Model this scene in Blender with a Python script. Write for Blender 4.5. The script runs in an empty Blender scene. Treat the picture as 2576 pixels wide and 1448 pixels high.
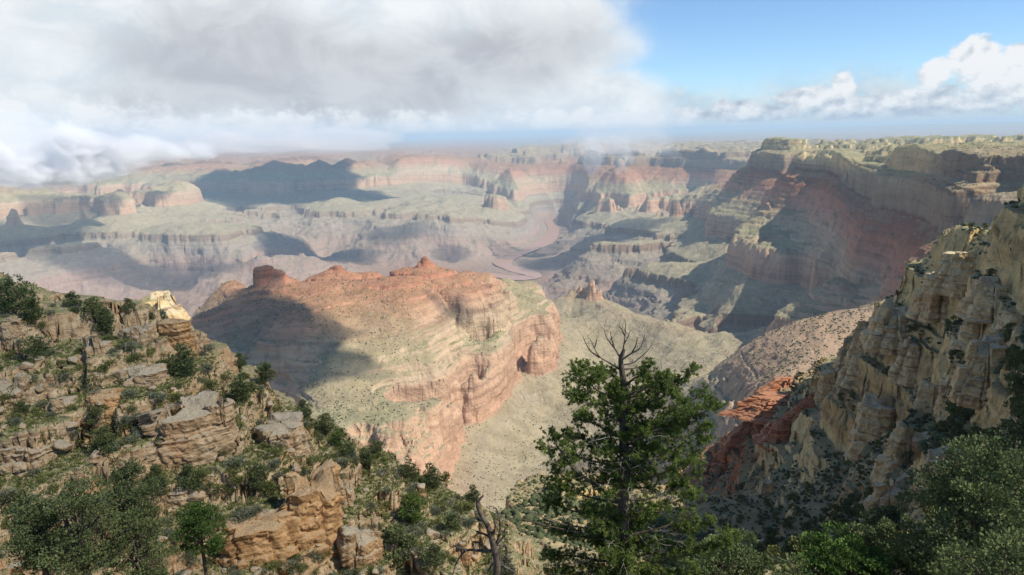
import bpy, bmesh, math, random
import numpy as np
from mathutils import Vector, Matrix

# ------------------------------------------------------------------ camera, sky, sun, exposure
SC = bpy.context.scene
COL = SC.collection
PITCH, ROLL, FPX = math.radians(12.17), math.radians(1.43), 1790.0
fw = np.array([0, math.cos(PITCH), -math.sin(PITCH)])
r0 = np.array([1.0, 0, 0]); u0 = np.array([0, math.sin(PITCH), math.cos(PITCH)])
RT = r0*math.cos(ROLL) - u0*math.sin(ROLL)
UP = u0*math.cos(ROLL) + r0*math.sin(ROLL)
cam_d = bpy.data.cameras.new('camera'); cam = bpy.data.objects.new('camera', cam_d); COL.objects.link(cam)
cam_d.sensor_width = 36; cam_d.lens = FPX/2576*36; cam_d.clip_start = 0.2; cam_d.clip_end = 400000
cam.matrix_world = Matrix(((RT[0], UP[0], -fw[0], 0), (RT[1], UP[1], -fw[1], 0), (RT[2], UP[2], -fw[2], 0), (0, 0, 0, 1)))
SC.camera = cam

SUN_EL, SUN_AZ = math.radians(50), math.radians(114)      # azimuth clockwise from the view direction
SUN = Vector((math.sin(SUN_AZ)*math.cos(SUN_EL), math.cos(SUN_AZ)*math.cos(SUN_EL), math.sin(SUN_EL)))
sd = bpy.data.lights.new('sun', 'SUN'); sd.energy = 5.0; sd.angle = math.radians(0.5); sd.color = (1.0, 0.93, 0.82)
so = bpy.data.objects.new('sun', sd); COL.objects.link(so)
so.rotation_euler = SUN.to_track_quat('Z', 'Y').to_euler()
SC.view_settings.view_transform = 'Standard'; SC.view_settings.look = 'None'
SC.view_settings.gamma = 1.0; SC.view_settings.exposure = 0.3
cy = SC.cycles
cy.use_denoising = True
cy.max_bounces = 8; cy.diffuse_bounces = 3; cy.volume_bounces = 6; cy.transparent_max_bounces = 8
cy.volume_max_steps = 128

class NT:
    """small helper around a node tree"""
    def __init__(s, tree): s.t = tree; s.n = tree.nodes; s.l = tree.links
    def node(s, typ, ins=None, **kw):
        n = s.n.new(typ)
        for k, v in kw.items(): setattr(n, k, v)
        for k, v in (ins or {}).items(): s.set(n, k, v)
        return n
    def set(s, n, k, v):
        i = n.inputs[k]
        if isinstance(v, bpy.types.NodeSocket): s.l.new(v, i)
        elif isinstance(v, bpy.types.Node): s.l.new(v.outputs[0], i)
        else: i.default_value = v
    def m(s, op, a, b=0.0, c=0.0, clamp=False):
        n = s.node('ShaderNodeMath', {0: a, 1: b, 2: c}, operation=op); n.use_clamp = clamp
        return n.outputs[0]
    def mix(s, f, a, b, blend='MIX'):
        n = s.node('ShaderNodeMix', data_type='RGBA', blend_type=blend)
        s.set(n, 'Factor', f)
        for k, v in ((6, a), (7, b)):
            if isinstance(v, tuple) and len(v) == 3: v = v + (1,)
            s.set(n, k, v)
        return n.outputs[2]
    def rng(s, v, a, b, c=0.0, d=1.0, smooth=True):
        n = s.node('ShaderNodeMapRange', {0: v, 1: a, 2: b, 3: c, 4: d}, interpolation_type='SMOOTHSTEP' if smooth else 'LINEAR')
        return n.outputs[0]
    def noise(s, vec, scale, detail=4, rough=0.55, lac=2.0, dist=0.0):
        n = s.node('ShaderNodeTexNoise', {'Vector': vec, 'Scale': scale, 'Detail': detail, 'Roughness': rough, 'Lacunarity': lac, 'Distortion': dist})
        return n.outputs[0]
    def mapping(s, vec, scale=(1, 1, 1), loc=(0, 0, 0)):
        return s.node('ShaderNodeMapping', {'Vector': vec, 'Scale': scale, 'Location': loc}).outputs[0]
    def ramp(s, f, stops, interp='LINEAR'):
        n = s.node('ShaderNodeValToRGB', {0: f}); r = n.color_ramp; r.interpolation = interp
        while len(r.elements) < len(stops): r.elements.new(0.5)
        for e, (p, c) in zip(r.elements, stops): e.position = p; e.color = tuple(c) + (1,) if len(c) == 3 else c
        return n.outputs[0]

# sky: Nishita sky with cloud masses in the directions the clouds stand in
W = bpy.data.worlds.new('World'); SC.world = W; W.use_nodes = True
w = NT(W.node_tree); w.n.clear()
sky = w.node('ShaderNodeTexSky', sky_type='NISHITA', sun_disc=False, sun_elevation=SUN_EL, sun_rotation=SUN_AZ, altitude=2200.0, air_density=1.0, dust_density=0.2, ozone_density=1.5)
tc = w.node('ShaderNodeTexCoord'); sep = w.node('ShaderNodeSeparateXYZ', {0: tc.outputs['Generated']})
sx, sy, sz = sep.outputs
az = w.m('MULTIPLY', w.m('ARCTAN2', sx, sy), 57.29578)          # degrees, + to the right
el = w.m('MULTIPLY', w.m('ARCSINE', sz), 57.29578)
v2 = w.node('ShaderNodeCombineXYZ', {0: az, 1: el, 2: 0.0}).outputs[0]
def blob(cx, cy_, rx, ry, rot=0.0):
    c, s_ = math.cos(math.radians(rot)), math.sin(math.radians(rot))
    dx = w.m('SUBTRACT', az, cx); dy = w.m('SUBTRACT', el, cy_)
    u = w.m('DIVIDE', w.m('ADD', w.m('MULTIPLY', dx, c), w.m('MULTIPLY', dy, s_)), rx)
    v = w.m('DIVIDE', w.m('SUBTRACT', w.m('MULTIPLY', dy, c), w.m('MULTIPLY', dx, s_)), ry)
    return w.m('SUBTRACT', 1.0, w.m('SQRT', w.m('ADD', w.m('MULTIPLY', u, u), w.m('MULTIPLY', v, v))))
def wmax(l):
    r = l[0]
    for q in l[1:]: r = w.m('MAXIMUM', r, q)
    return r
WORLD_CLOUDS = True
skycol = w.node('ShaderNodeMix', data_type='RGBA', blend_type='MULTIPLY'); w.set(skycol, 'Factor', 1.0)
w.set(skycol, 6, sky.outputs[0]); w.set(skycol, 7, (0.112, 0.134, 0.150, 1))
col = skycol.outputs[2]
if WORLD_CLOUDS:
    n1 = w.noise(w.mapping(v2, (0.09, 0.13, 1)), 1.0, 7, 0.55)
    n2 = w.noise(w.mapping(v2, (0.45, 0.6, 1), (7, 3, 0)), 1.0, 9, 0.62)
    n3 = w.noise(w.mapping(v2, (0.035, 0.09, 1), (2, 9, 0)), 1.0, 3, 0.5)
    nb = w.noise(w.mapping(v2, (0.16, 0.2, 1), (1, 5, 0)), 1.0, 5, 0.5)
    # far broken haze-cloud deck near the horizon
    deck = w.m('MULTIPLY', w.rng(w.m('ADD', el, w.m('MULTIPLY', w.m('SUBTRACT', n1, 0.5), 8.0)), 4.2, 1.6), w.rng(az, 2.0, 19.0, 1.0, 0.85))
    deckc = w.mix(w.rng(n2, 0.38, 0.62), (0.42, 0.50, 0.60), (0.66, 0.69, 0.71))
    col = w.mix(w.m('MULTIPLY', deck, w.rng(n2, 0.3, 0.56, 0.45, 1.0)), col, deckc)
    # white cumulus on the right
    cu = wmax([blob(34.5, 2.5, 5.0, 2.1), blob(32.3, 4.0, 1.7, 1.8), blob(35.3, 3.9, 2.0, 1.3), blob(30.1, 3.3, 1.3, 1.2), blob(22.8, 1.9, 3.2, 1.0), blob(24.6, 2.7, 1.0, 1.2), blob(17.2, 1.5, 1.7, 0.7), blob(27, 1.3, 9, 1.0), blob(18, 1.0, 7, 0.7), blob(45, 3.0, 7, 3)])
    cum = w.m('ADD', cu, w.m('MULTIPLY', w.m('SUBTRACT', n2, 0.5), 1.7))
    cumask = w.rng(cum, 0.02, 0.36)
    # lit tops, grey bases
    na = w.noise(w.mapping(v2, (0.62, 0.8, 1), (3, 8, 0)), 1.0, 4, 0.55); nb2 = w.noise(w.mapping(v2, (0.62, 0.8, 1), (2.80, 8.34, 0)), 1.0, 4, 0.55)
    lit = w.m('ADD', w.m('MULTIPLY', w.m('SUBTRACT', na, nb2), 2.6), w.m('ADD', w.m('MULTIPLY', cu, 0.55), w.rng(el, 0.5, 3.6, -0.1, 0.62, False)))
    cuc = w.mix(w.rng(lit, -0.05, 0.75, smooth=False), (0.42, 0.49, 0.58), (0.88, 0.89, 0.90))
    col = w.mix(cumask, col, cuc)
    # the big grey-white cloud filling the left and the middle
    big = wmax([blob(-14, 9, 24, 10.5), blob(-30, 12, 22, 15), blob(-10, 16, 17, 9), blob(-45, 6, 22, 14), blob(-1.5, 6.5, 11.5, 7.5), blob(5, 1.5, 9, 3.8)])
    bigm = w.m('ADD', big, w.m('ADD', w.m('MULTIPLY', w.m('SUBTRACT', nb, 0.5), 0.55), w.m('MULTIPLY', w.m('SUBTRACT', n1, 0.5), 0.5)))
    bigmask = w.rng(bigm, -0.10, 0.26)
    dark = wmax([blob(-13, 3.8, 17, 3.6, 3), blob(-1, 5.5, 9, 3.4, 6), blob(-20, 6, 10, 4.0, 0)])
    darkf = w.rng(w.m('ADD', dark, w.m('MULTIPLY', w.m('SUBTRACT', n1, 0.5), 1.6)), -0.35, 0.6)
    bigc = w.mix(w.rng(n1, 0.34, 0.66), (0.66, 0.73, 0.79), (0.84, 0.87, 0.88))
    nt_ = w.noise(w.mapping(v2, (0.2, 0.3, 1), (11, 2, 0)), 1.0, 8, 0.6, dist=0.6)
    bigc = w.mix(w.rng(nt_, 0.36, 0.64, 0.0, 0.75), bigc, (0.90, 0.93, 0.94))
    bigc = w.mix(w.m('MULTIPLY', darkf, w.rng(nt_, 0.3, 0.66, 0.95, 0.6)), bigc, (0.47, 0.485, 0.53))
    col = w.mix(bigmask, col, bigc)
    # bright little cumulus rim below the cloud at the horizon, left
    low = wmax([blob(-33, 0.6, 14, 3.0), blob(-20, 0.8, 14, 2.0), blob(-8, 0.6, 13, 1.5), blob(5, 0.4, 15, 1.9)])
    lowm = w.rng(w.m('ADD', low, w.m('MULTIPLY', w.m('SUBTRACT', n2, 0.5), 2.0)), 0.0, 0.55)
    col = w.mix(w.m('MULTIPLY', lowm, 0.85), col, w.mix(w.rng(n2, 0.35, 0.6), (0.70, 0.77, 0.84), (0.92, 0.93, 0.94)))
bg = w.node('ShaderNodeBackground', {'Color': col, 'Strength': 0.86})
w.l.new(bg.outputs[0], w.node('ShaderNodeOutputWorld').inputs[0])
W.cycles.sampling_method = 'MANUAL'; W.cycles.sample_map_resolution = 512

# ------------------------------------------------------------------ helpers
def px_ray(x, y):
    x = np.asarray(x, float); y = np.asarray(y, float)
    X = (x-1288)/FPX; Y = (724-y)/FPX
    return fw + X[..., None]*RT + Y[..., None]*UP
def hash2(ix, iy, seed):
    h = (ix.astype(np.int64)*374761393 + iy.astype(np.int64)*668265263 + seed*2147483647 + 12345) & 0xffffffff
    h = ((h ^ (h >> 13))*1274126177) & 0xffffffff
    h = (h ^ (h >> 16)) & 0xffffffff
    return h
def gnoise(x, y, seed=0):
    """2-D gradient noise, about -1..1"""
    ix = np.floor(x); iy = np.floor(y); fx = x-ix; fy = y-iy
    ix = ix.astype(np.int64); iy = iy.astype(np.int64)
    u = fx*fx*fx*(fx*(fx*6-15)+10); v = fy*fy*fy*(fy*(fy*6-15)+10)
    def g(dx, dy):
        a = hash2(ix+dx, iy+dy, seed)*(2*math.pi/4294967296.0)
        return np.cos(a)*(fx-dx) + np.sin(a)*(fy-dy)
    a = g(0, 0); b = g(1, 0); c = g(0, 1); d = g(1, 1)
    return ((a+(b-a)*u) + ((c+(d-c)*u)-(a+(b-a)*u))*v)*1.5
def sm(v, a, b):
    t = np.clip((v-a)/(b-a), 0, 1); return t*t*(3-2*t)
def tag(o, label=None, cat=None, group=None, kind=None):
    if label: o['label'] = label
    if cat: o['category'] = cat
    if group: o['group'] = group
    if kind: o['kind'] = kind
    return o
def mesh_np(name, V, F, mat, parent=None, smooth=True, colors=None):
    """F: (n,4) or (n,3) int array"""
    me = bpy.data.meshes.new(name)
    V = np.asarray(V, np.float32); F = np.asarray(F, np.int32)
    me.vertices.add(len(V)); me.vertices.foreach_set('co', V.ravel())
    k = F.shape[1]
    me.loops.add(F.size); me.loops.foreach_set('vertex_index', F.ravel())
    me.polygons.add(len(F)); me.polygons.foreach_set('loop_start', np.arange(0, F.size, k, dtype=np.int32))
    try: me.polygons.foreach_set('loop_total', np.full(len(F), k, np.int32))
    except Exception: pass
    me.update(calc_edges=True)
    if smooth: me.polygons.foreach_set('use_smooth', np.ones(len(F), bool))
    if colors is not None:
        a = me.color_attributes.new('mask', 'FLOAT_COLOR', 'POINT')
        a.data.foreach_set('color', np.asarray(colors, np.float32).ravel())
    for m in (mat if isinstance(mat, list) else [mat]): me.materials.append(m)
    o = bpy.data.objects.new(name, me); COL.objects.link(o)
    if parent: o.parent = parent
    return o

# ------------------------------------------------------------------ terrain: control lines
# strata as a terrace map (base height -> true height), metres below the viewpoint
# formation: true top, true bottom, base top, base bottom, number of ledges (0 = plain), cliff share of height, cliff share of ground
FORM = [(200, -85, 200, -93, 0, 0, 0), (-85, -160, -93, -110, 3, .7, .25), (-160, -196, -110, -180, 3, .45, .15), (-196, -300, -180, -200, 0, 0, 0), (-300, -370, -200, -352, 3, .3, .1), (-370, -628, -352, -622, 17, .42, .14),
        (-628, -775, -622, -644, 0, 0, 0), (-775, -904, -644, -902, 0, .3, .06), (-904, -962, -902, -913, 0, 0, 0), (-962, -1190, -913, -1180, 4, .25, .08), (-1190, -1400, -1180, -1400, 0, 0, 0), (-1400, -1500, -1400, -1500, 0, 0, 0)]
rng_ = np.random.RandomState(4)
kb = [200.0]; kz = [200.0]
for zt, zb, bt, bb, n, ch, cg in FORM:
    if n:
        wt = rng_.uniform(0.25, 1.4, n)**1.6; wt /= wt.sum(); z_, b_ = zt, bt
        for q in wt:
            H, Gd = (zb-zt)*q, (bb-bt)*q
            kb.append(b_+Gd*(1-cg)); kz.append(z_+H*(1-ch)); b_ += Gd; z_ += H; kb.append(b_); kz.append(z_)
    else: kb.append(bb); kz.append(zb)
KB = np.array(kb[::-1], float); KZ = np.array(kz[::-1], float)
def dip(th, d):
    return 230*sm(d, 6000, 9500)*sm(th, -0.12, 0.02) - 68*sm(th, 0.27, 0.30)*sm(th, 0.46, 0.42)*sm(d, 2500, 2900)*sm(d, 5000, 4500)
def terr_w(th, d):
    return sm(np.log(d), math.log(800), math.log(1400))*(1-0.9*sm(th, 0.04, 0.12)*sm(d, 2250, 1950))
def T_fwd(b, th, d):
    D = dip(th, d); t = np.interp(b+D, KB, KZ)-D; wgt = terr_w(th, d)
    reg = 0.8*sm(b, -616, -590)*sm(th, 0.06, 0.0)*sm(d, 3400, 3100)*sm(-b, 430, 470); wgt = wgt*(1-reg)
    return b*(1-wgt) + t*wgt
def T_inv(z, th, d):
    z = np.asarray(z, float); D = dip(th, d); wgt = terr_w(th, d)
    out = np.empty_like(z)
    for i in range(len(z)):
        f = (KB-D[i])*(1-wgt[i]) + (KZ-D[i])*wgt[i]
        out[i] = np.interp(z[i], f, KB-D[i])
    return out
PTS = []      # theta, ln d, z
def add_z(*pts, dens=6):
    p = np.array(pts, float); q = [p[0]]
    for a, b in zip(p[:-1], p[1:]):
        n = max(1, int(np.hypot(*(b-a)[:2])/28)) if dens else 1
        for k in range(1, n+1): q.append(a+(b-a)*k/n)
    q = np.array(q); r = px_ray(q[:, 0], q[:, 1])
    t = q[:, 2]/r[:, 2]; X = r[:, 0]*t; Y = r[:, 1]*t
    for a, b, z in zip(X, Y, q[:, 2]): PTS.append((math.atan2(a, b), math.log(math.hypot(a, b)), z))
def add_d(*pts, dens=6):
    p = np.array(pts, float); p[:, 2] = np.log(p[:, 2]); q = [p[0]]
    for a, b in zip(p[:-1], p[1:]):
        n = max(1, int(np.hypot(*(b-a)[:2])/32)) if dens else 1
        for k in range(1, n+1): q.append(a+(b-a)*k/n)
    q = np.array(q); r = px_ray(q[:, 0], q[:, 1]); h = np.hypot(r[:, 0], r[:, 1])
    for i in range(len(q)): PTS.append((math.atan2(r[i, 0], r[i, 1]), q[i, 2], r[i, 2]/h[i]*math.exp(q[i, 2])))
def S_d(*pts): [add_d(p) for p in pts]
def S_z(*pts): [add_z(p) for p in pts]
def add_h(x, *dz):
    r = px_ray(x, 640.0); th = math.atan2(r[0], r[1])
    for d, z in dz: PTS.append((th, math.log(d), z))

def back(pts, far, drop):
    """the hidden side of a crest falls away just behind it"""
    for x, y, d in pts:
        r = px_ray(x, y); h = math.hypot(r[0], r[1]); PTS.append((math.atan2(r[0], r[1]), math.log(d*far), r[2]/h*d-drop*d))
# slope right below the viewpoint
for x in (-500, 100, 700, 1300, 1900, 2500, 3100): add_h(x, (2.5, -2.3), (5, -4.2), (9, -7.6), (14, -11.8), (22, -17.5))
for x, a, b in ((-500, -21, -28), (100, -24, -34), (700, -25, -37), (1300, -26, -40), (1900, -27, -44), (2500, -24, -36), (3100, -20, -26)): add_h(x, (33, a), (48, b), (66, b*1.38))
# left spur
add_d((-500, 660, 136), (-200, 690, 134), (0, 722, 130), (200, 760, 128), (330, 788, 126), (450, 800, 125), (490, 850, 124), (600, 930, 122), (680, 985, 120), (760, 1050, 118), (850, 1100, 116), (950, 1148, 114), (1050, 1203, 112), (1150, 1245, 108), (1220, 1320, 103), (1270, 1420, 98), (1290, 1520, 92))
S_d((-200, 1448, 94), (0, 1448, 93), (200, 1448, 92), (400, 1448, 91), (600, 1448, 90), (800, 1448, 90), (1000, 1448, 91), (1150, 1448, 90))
S_d((0, 1200, 102), (200, 1200, 101), (400, 1200, 100), (600, 1200, 99), (780, 1230, 98), (950, 1330, 97), (1100, 1380, 95))
S_d((0, 950, 113), (200, 950, 112), (400, 980, 110), (600, 1050, 110), (780, 1140, 107), (950, 1230, 105), (1080, 1290, 101))
S_d((0, 820, 122), (250, 860, 119), (450, 900, 117))
add_h(-300, (170, -50), (260, -130), (420, -230), (750, -420), (1250, -600), (2000, -700))
add_h(0, (168, -58), (250, -130), (420, -240), (750, -430), (1250, -610), (2000, -720))
add_h(250, (166, -62), (250, -140))
add_h(450, (162, -68), (300, -190), (700, -450), (1100, -620), (1500, -650))
add_h(650, (155, -75), (260, -170), (600, -430))
add_h(850, (148, -82), (230, -165), (500, -370), (1000, -640), (1250, -700))
add_h(1050, (142, -88), (220, -160), (400, -330), (900, -620), (1200, -740))
S_d((400, 775, 330), (360, 785, 335), (445, 785, 335))
# low sunlit knolls in the notch
S_d((1230, 1300, 190), (1290, 1290, 230), (1340, 1310, 200), (1400, 1350, 170), (1300, 1420, 135), (1400, 1448, 120))
S_d((1290, 1245, 430), (1340, 1225, 450), (1390, 1215, 470), (1500, 1225, 500), (1600, 1245, 520), (1450, 1290, 330), (1600, 1310, 380))
add_h(1290, (640, -450), (900, -660), (1200, -780))
add_h(1480, (760, -520), (1000, -660))
# right spur
S_d((1500, 1448, 95), (1700, 1448, 120), (2000, 1448, 130), (2300, 1448, 95), (2576, 1448, 62), (2800, 1350, 60))
S_d((2576, 1200, 110), (2400, 1300, 140), (2200, 1360, 190), (2000, 1400, 200), (1850, 1410, 240), (1720, 1390, 290))
add_d((2330, 1050, 320), (2254, 1128, 305), (2220, 1208, 300), (2194, 1285, 285))
S_d((2576, 950, 200), (2450, 1000, 262), (2700, 850, 190), (2900, 700, 150))
S_d((2185, 1100, 440), (2140, 1180, 420), (2050, 1250, 400), (1950, 1320, 350))
add_d((2976, 330, 230), (2776, 430, 300), (2576, 525, 360), (2513, 590, 430), (2413, 610, 500), (2381, 634, 545), (2341, 675, 590), (2333, 710, 600), (2233, 758, 640), (2193, 794, 655), (2169, 850, 680), (2141, 880, 690), (2081, 930, 715), (1994, 976, 760), (1914, 1029, 800), (1894, 1060, 805), (1807, 1123, 850), (1750, 1175, 880))
S_d((2450, 720, 480), (2350, 800, 545), (2250, 900, 590), (2150, 990, 590), (2100, 1050, 570), (2000, 1080, 610), (1900, 1150, 640), (1800, 1220, 690), (1740, 1290, 620), (1880, 1280, 540), (2500, 800, 400), (2500, 900, 300), (2350, 950, 420), (2576, 700, 330), (2576, 620, 345))
add_h(2776, (520, -180), (900, -330), (1300, -430))
add_h(2576, (600, -210), (900, -360), (1250, -440))
add_h(2400, (800, -340), (1150, -430))
add_h(2200, (900, -390), (1250, -440))
add_h(2020, (1020, -430))
add_h(1880, (1060, -480))
# orange bench behind the spur
add_d((2300, 735, 1800), (2245, 746, 1780), (2092, 808, 1740), (2002, 839, 1720), (1858, 898, 1850))
S_d((1900, 950, 1330), (1760, 1000, 1430), (1820, 1050, 1200), (1700, 1150, 1400), (2050, 880, 1350), (2150, 820, 1450), (1990, 930, 1190), (1720, 1235, 1230))
add_h(2000, (2050, -660), (2350, -800)); add_h(2200, (2100, -600), (2400, -650)); add_h(1850, (2200, -780)); add_h(2450, (1900, -520), (2200, -480))
# middle ridge: crest
RIDGE = ((480, 797, 2000), (560, 760, 2100), (632, 732, 2200), (638, 718, 2230), (650, 712, 2240), (690, 712, 2240), (725, 718, 2250), (760, 720, 2260), (845, 708, 2270), (890, 712, 2270), (930, 712, 2280), (990, 716, 2280), (1030, 704, 2270), (1070, 694, 2260), (1110, 696, 2280), (1180, 684, 2350), (1215, 688, 2450), (1270, 699, 2700), (1331, 707, 2880))
add_d(*RIDGE); back(RIDGE[4:], 1.035, 0.018); back(RIDGE[4:], 1.09, 0.06)
S_d((560, 722, 2460), (600, 704, 2440), (532, 758, 2460))
S_d((1240, 740, 2335), (1170, 730, 2290), (1325, 735, 2800), (1290, 740, 2640), (1130, 780, 2130))
# rim of its cliff
add_z((1331, 707, -625), (1364, 746, -628), (1392, 765, -628), (1398, 794, -628), (1375, 812, -628), (1320, 835, -628), (1242, 890, -628), (1192, 924, -628), (1170, 930, -628), (1140, 970, -628), (1114, 1005, -628), (1087, 1027, -628), (1020, 1050, -628), (959, 1088, -628), (860, 1085, -628), (760, 1050, -628))
S_z((700, 850, -500), (800, 980, -600), (1000, 900, -570), (900, 800, -490), (1100, 800, -510), (1200, 780, -555), (600, 850, -520), (700, 950, -600), (1100, 920, -595), (1250, 830, -600), (1300, 770, -600), (500, 880, -560), (760, 780, -450), (950, 1000, -612), (1070, 720, -440), (845, 730, -430), (665, 740, -430))
add_z((1425, 858, -780), (1400, 900, -780), (1320, 938, -778), (1200, 970, -778)); add_z((1192, 1021, -775), (1125, 1090, -775), (1020, 1120, -775))
S_z((1320, 1010, -830), (1290, 1100, -820), (1210, 1150, -805), (1290, 1235, -812), (1380, 1150, -850), (1420, 1050, -860), (1470, 950, -870), (1520, 880, -870))
add_z((1417, 737, -745), (1470, 750, -770), (1530, 782, -780), (1610, 795, -785), (1687, 813, -788), (1790, 840, -786), (1894, 872, -780))
S_z((1430, 800, -850), (1600, 850, -830), (1750, 900, -800), (1850, 900, -770), (1600, 1100, -745), (1620, 950, -790), (1500, 1100, -840))
add_h(1530, (3650, -1050)); add_h(1687, (3180, -940)); add_h(1417, (3900, -1150)); add_h(1800, (3000, -930))
add_h(300, (2000, -720), (3200, -1050)); add_h(0, (3200, -1100), (4400, -1330)); add_h(-400, (3200, -1100), (4600, -1330))
add_h(520, (2900, -850), (3700, -1200)); add_h(700, (2650, -640), (3400, -1150)); add_h(900, (2750, -680), (3500, -1150)); add_h(1100, (2800, -680), (3700, -1150)); add_h(1300, (3350, -850), (4200, -1200))
# left: canyon floor and the layered spurs
S_z((0, 745, -1340), (200, 765, -1350), (470, 778, -1355), (350, 720, -1290), (120, 700, -1260), (560, 700, -1240), (650, 690, -1240))
add_z((-300, 690, -1110), (0, 658, -1105), (200, 652, -1105), (400, 648, -1105), (560, 650, -1105), (650, 655, -1110))
add_z((-400, 660, -904), (0, 636, -904), (95, 621, -904), (242, 613, -904), (352, 591, -904), (472, 594, -904), (560, 597, -904))
add_z((560, 597, -930), (620, 625, -1020), (700, 655, -1120), (765, 674, -1210))
add_h(640, (7300, -1330), (6200, -1300)); add_h(760, (5800, -1380), (6900, -1385)); add_h(900, (5200, -1385), (6400, -1395)); add_h(1100, (5400, -1385), (6600, -1400)); add_h(600, (5200, -1380))
S_z((-300, 590, -880), (0, 590, -880), (200, 560, -870), (400, 565, -880), (600, 560, -890), (100, 540, -850))
S_z((350, 545, -850), (300, 530, -800))
add_z((0, 500, -628), (150, 497, -628), (250, 500, -628), (330, 512, -640)); S_z((330, 520, -780), (200, 560, -880), (450, 520, -860), (550, 520, -870))
add_z((380, 480, -620), (460, 470, -600), (520, 462, -580)); S_z((600, 500, -850), (-300, 520, -640), (100, 470, -480), (300, 465, -460), (450, 440, -420), (0, 470, -450))
# Tapeats rims across the middle distance
add_z((630, 519, -904), (700, 522, -904), (755, 532, -904)); add_z((800, 540, -915), (860, 532, -904), (920, 528, -904), (980, 535, -904), (1060, 541, -904), (1130, 541, -904))
S_z((600, 545, -900), (700, 585, -1020), (780, 600, -1100), (850, 620, -1180), (950, 605, -1150), (1050, 620, -1220), (1150, 650, -1350), (1000, 672, -1380), (900, 660, -1360), (800, 655, -1350), (700, 620, -1200))
add_z((1200, 522, -940), (1280, 526, -960), (1340, 548, -1060), (1375, 572, -1250)); S_z((1250, 600, -1250), (1210, 645, -1360), (1320, 600, -1330))
S_z((860, 503, -820), (930, 500, -850), (1100, 490, -880), (1150, 505, -900), (1050, 470, -850), (960, 470, -850), (1000, 440, -780), (1100, 440, -760))
# blue temples at the back left
S_d((840, 415, 12500), (790, 440, 12200), (900, 430, 12200), (760, 470, 11500), (850, 480, 11000), (660, 425, 12000), (620, 460, 11500), (700, 455, 11700), (560, 440, 12500), (500, 420, 13500), (760, 408, 14500), (950, 440, 12600))
for x in (-400, 0, 400, 700, 900): add_h(x, (16000, -420), (24000, -400), (60000, -450), (95000, -450))
# river
RIV = [((1392, 548), (1385, 556), (1394, 578), (1376, 610), (1286, 646), (1262, 658), (1268, 668), (1300, 678), (1340, 688), (1342, 696), (1300, 700), (1230, 690), (1130, 690))]
add_z(*[(x, y, -1403) for x, y in RIV[0]])
S_z((1410, 530, -1330), (1440, 500, -1200), (1360, 520, -1180), (1340, 500, -1000))
# far wall
add_z((1000, 393, -325), (1150, 385, -325), (1300, 383, -325), (1450, 381, -325), (1600, 382, -325), (1750, 384, -325), (1880, 387, -325))
add_z((1180, 462, -858), (1300, 468, -858), (1400, 466, -858), (1470, 481, -858), (1600, 481, -858), (1700, 483, -858), (1790, 481, -858))
S_z((1150, 430, -700), (1300, 430, -640), (1500, 430, -600), (1700, 430, -560), (1250, 500, -980), (1400, 495, -1030))
for x in (1050, 1300, 1550, 1800): add_h(x, (15000, -335), (26000, -420), (60000, -450), (95000, -450))
add_z((1465, 526, -1000), (1530, 528, -1000), (1600, 532, -1000), (1690, 545, -980)); add_z((1507, 614, -915), (1600, 602, -915), (1696, 612, -905))
S_z((1440, 582, -1320), (1400, 640, -1370), (1460, 650, -1280), (1500, 660, -1200), (1560, 560, -960), (1650, 580, -930), (1740, 590, -890))
# prow and the long shaded wall
add_d((1935, 352, 6200), (1980, 353, 5900), (2030, 360, 4500), (2130, 380, 3700), (2230, 380, 3350), (2330, 397, 2750), (2430, 407, 2500), (2500, 412, 2400), (2576, 410, 2350), (2700, 440, 2200))
S_d((2060, 520, 3900), (2200, 560, 2850), (2300, 640, 2380), (2400, 600, 2250), (2450, 560, 2150), (2150, 620, 2800), (2250, 700, 2260), (2210, 742, 2180), (2200, 450, 2990), (2350, 500, 2450), (2450, 480, 2280), (2576, 480, 2120), (2070, 440, 4100), (2120, 690, 2620))
S_d((1916, 393, 6000), (1894, 451, 5850), (1840, 496, 5750), (1808, 523, 5600), (1786, 573, 5600), (1760, 600, 5450))
add_h(2000, (7800, -330)); add_h(2100, (7000, -120), (10500, -480)); add_h(2300, (5000, -112), (7500, -170), (11500, -500)); add_h(2576, (3300, -118), (5500, -110), (8500, -200), (12500, -520)); add_h(2900, (2600, -110), (5500, -110), (12000, -500))
for x in (2000, 2300, 2576, 2900): add_h(x, (22000, -560), (40000, -420))
for x in (1900, 2100): add_h(x, (16000, -420), (95000, -150), (60000, -300))
for x in (2300, 2576, 2900): add_h(x, (62000, -60), (95000, 60))
S_z((1960, 480, -480), (1960, 540, -560), (1990, 600, -530))
add_z((1836, 586, -562), (1900, 605, -562), (1935, 626, -562), (1980, 634, -562), (2034, 634, -562)); add_z((1815, 665, -712), (1870, 705, -718), (1926, 726, -730), (2000, 735, -730))
S_z((1980, 775, -800))
add_z((2029, 733, -628), (2070, 737, -628), (2124, 764, -628), (2165, 785, -628)); S_z((2038, 662, -548), (2100, 670, -548), (2000, 835, -850), (2060, 830, -800))
# benches
add_z((1561, 673, -904), (1650, 669, -904), (1750, 666, -904)); add_z((1700, 736, -904), (1780, 746, -904)); add_z((1700, 783, -904), (1760, 806, -904), (1822, 839, -904))
S_z((1650, 722, -1060), (1600, 742, -1110), (1500, 740, -1200), (1450, 705, -1310), (1550, 765, -1120), (1640, 775, -1050), (1800, 700, -850), (1790, 785, -890), (1850, 810, -870), (1910, 800, -850), (1888, 866, -960), (1400, 715, -1340), (1800, 640, -840))

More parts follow.
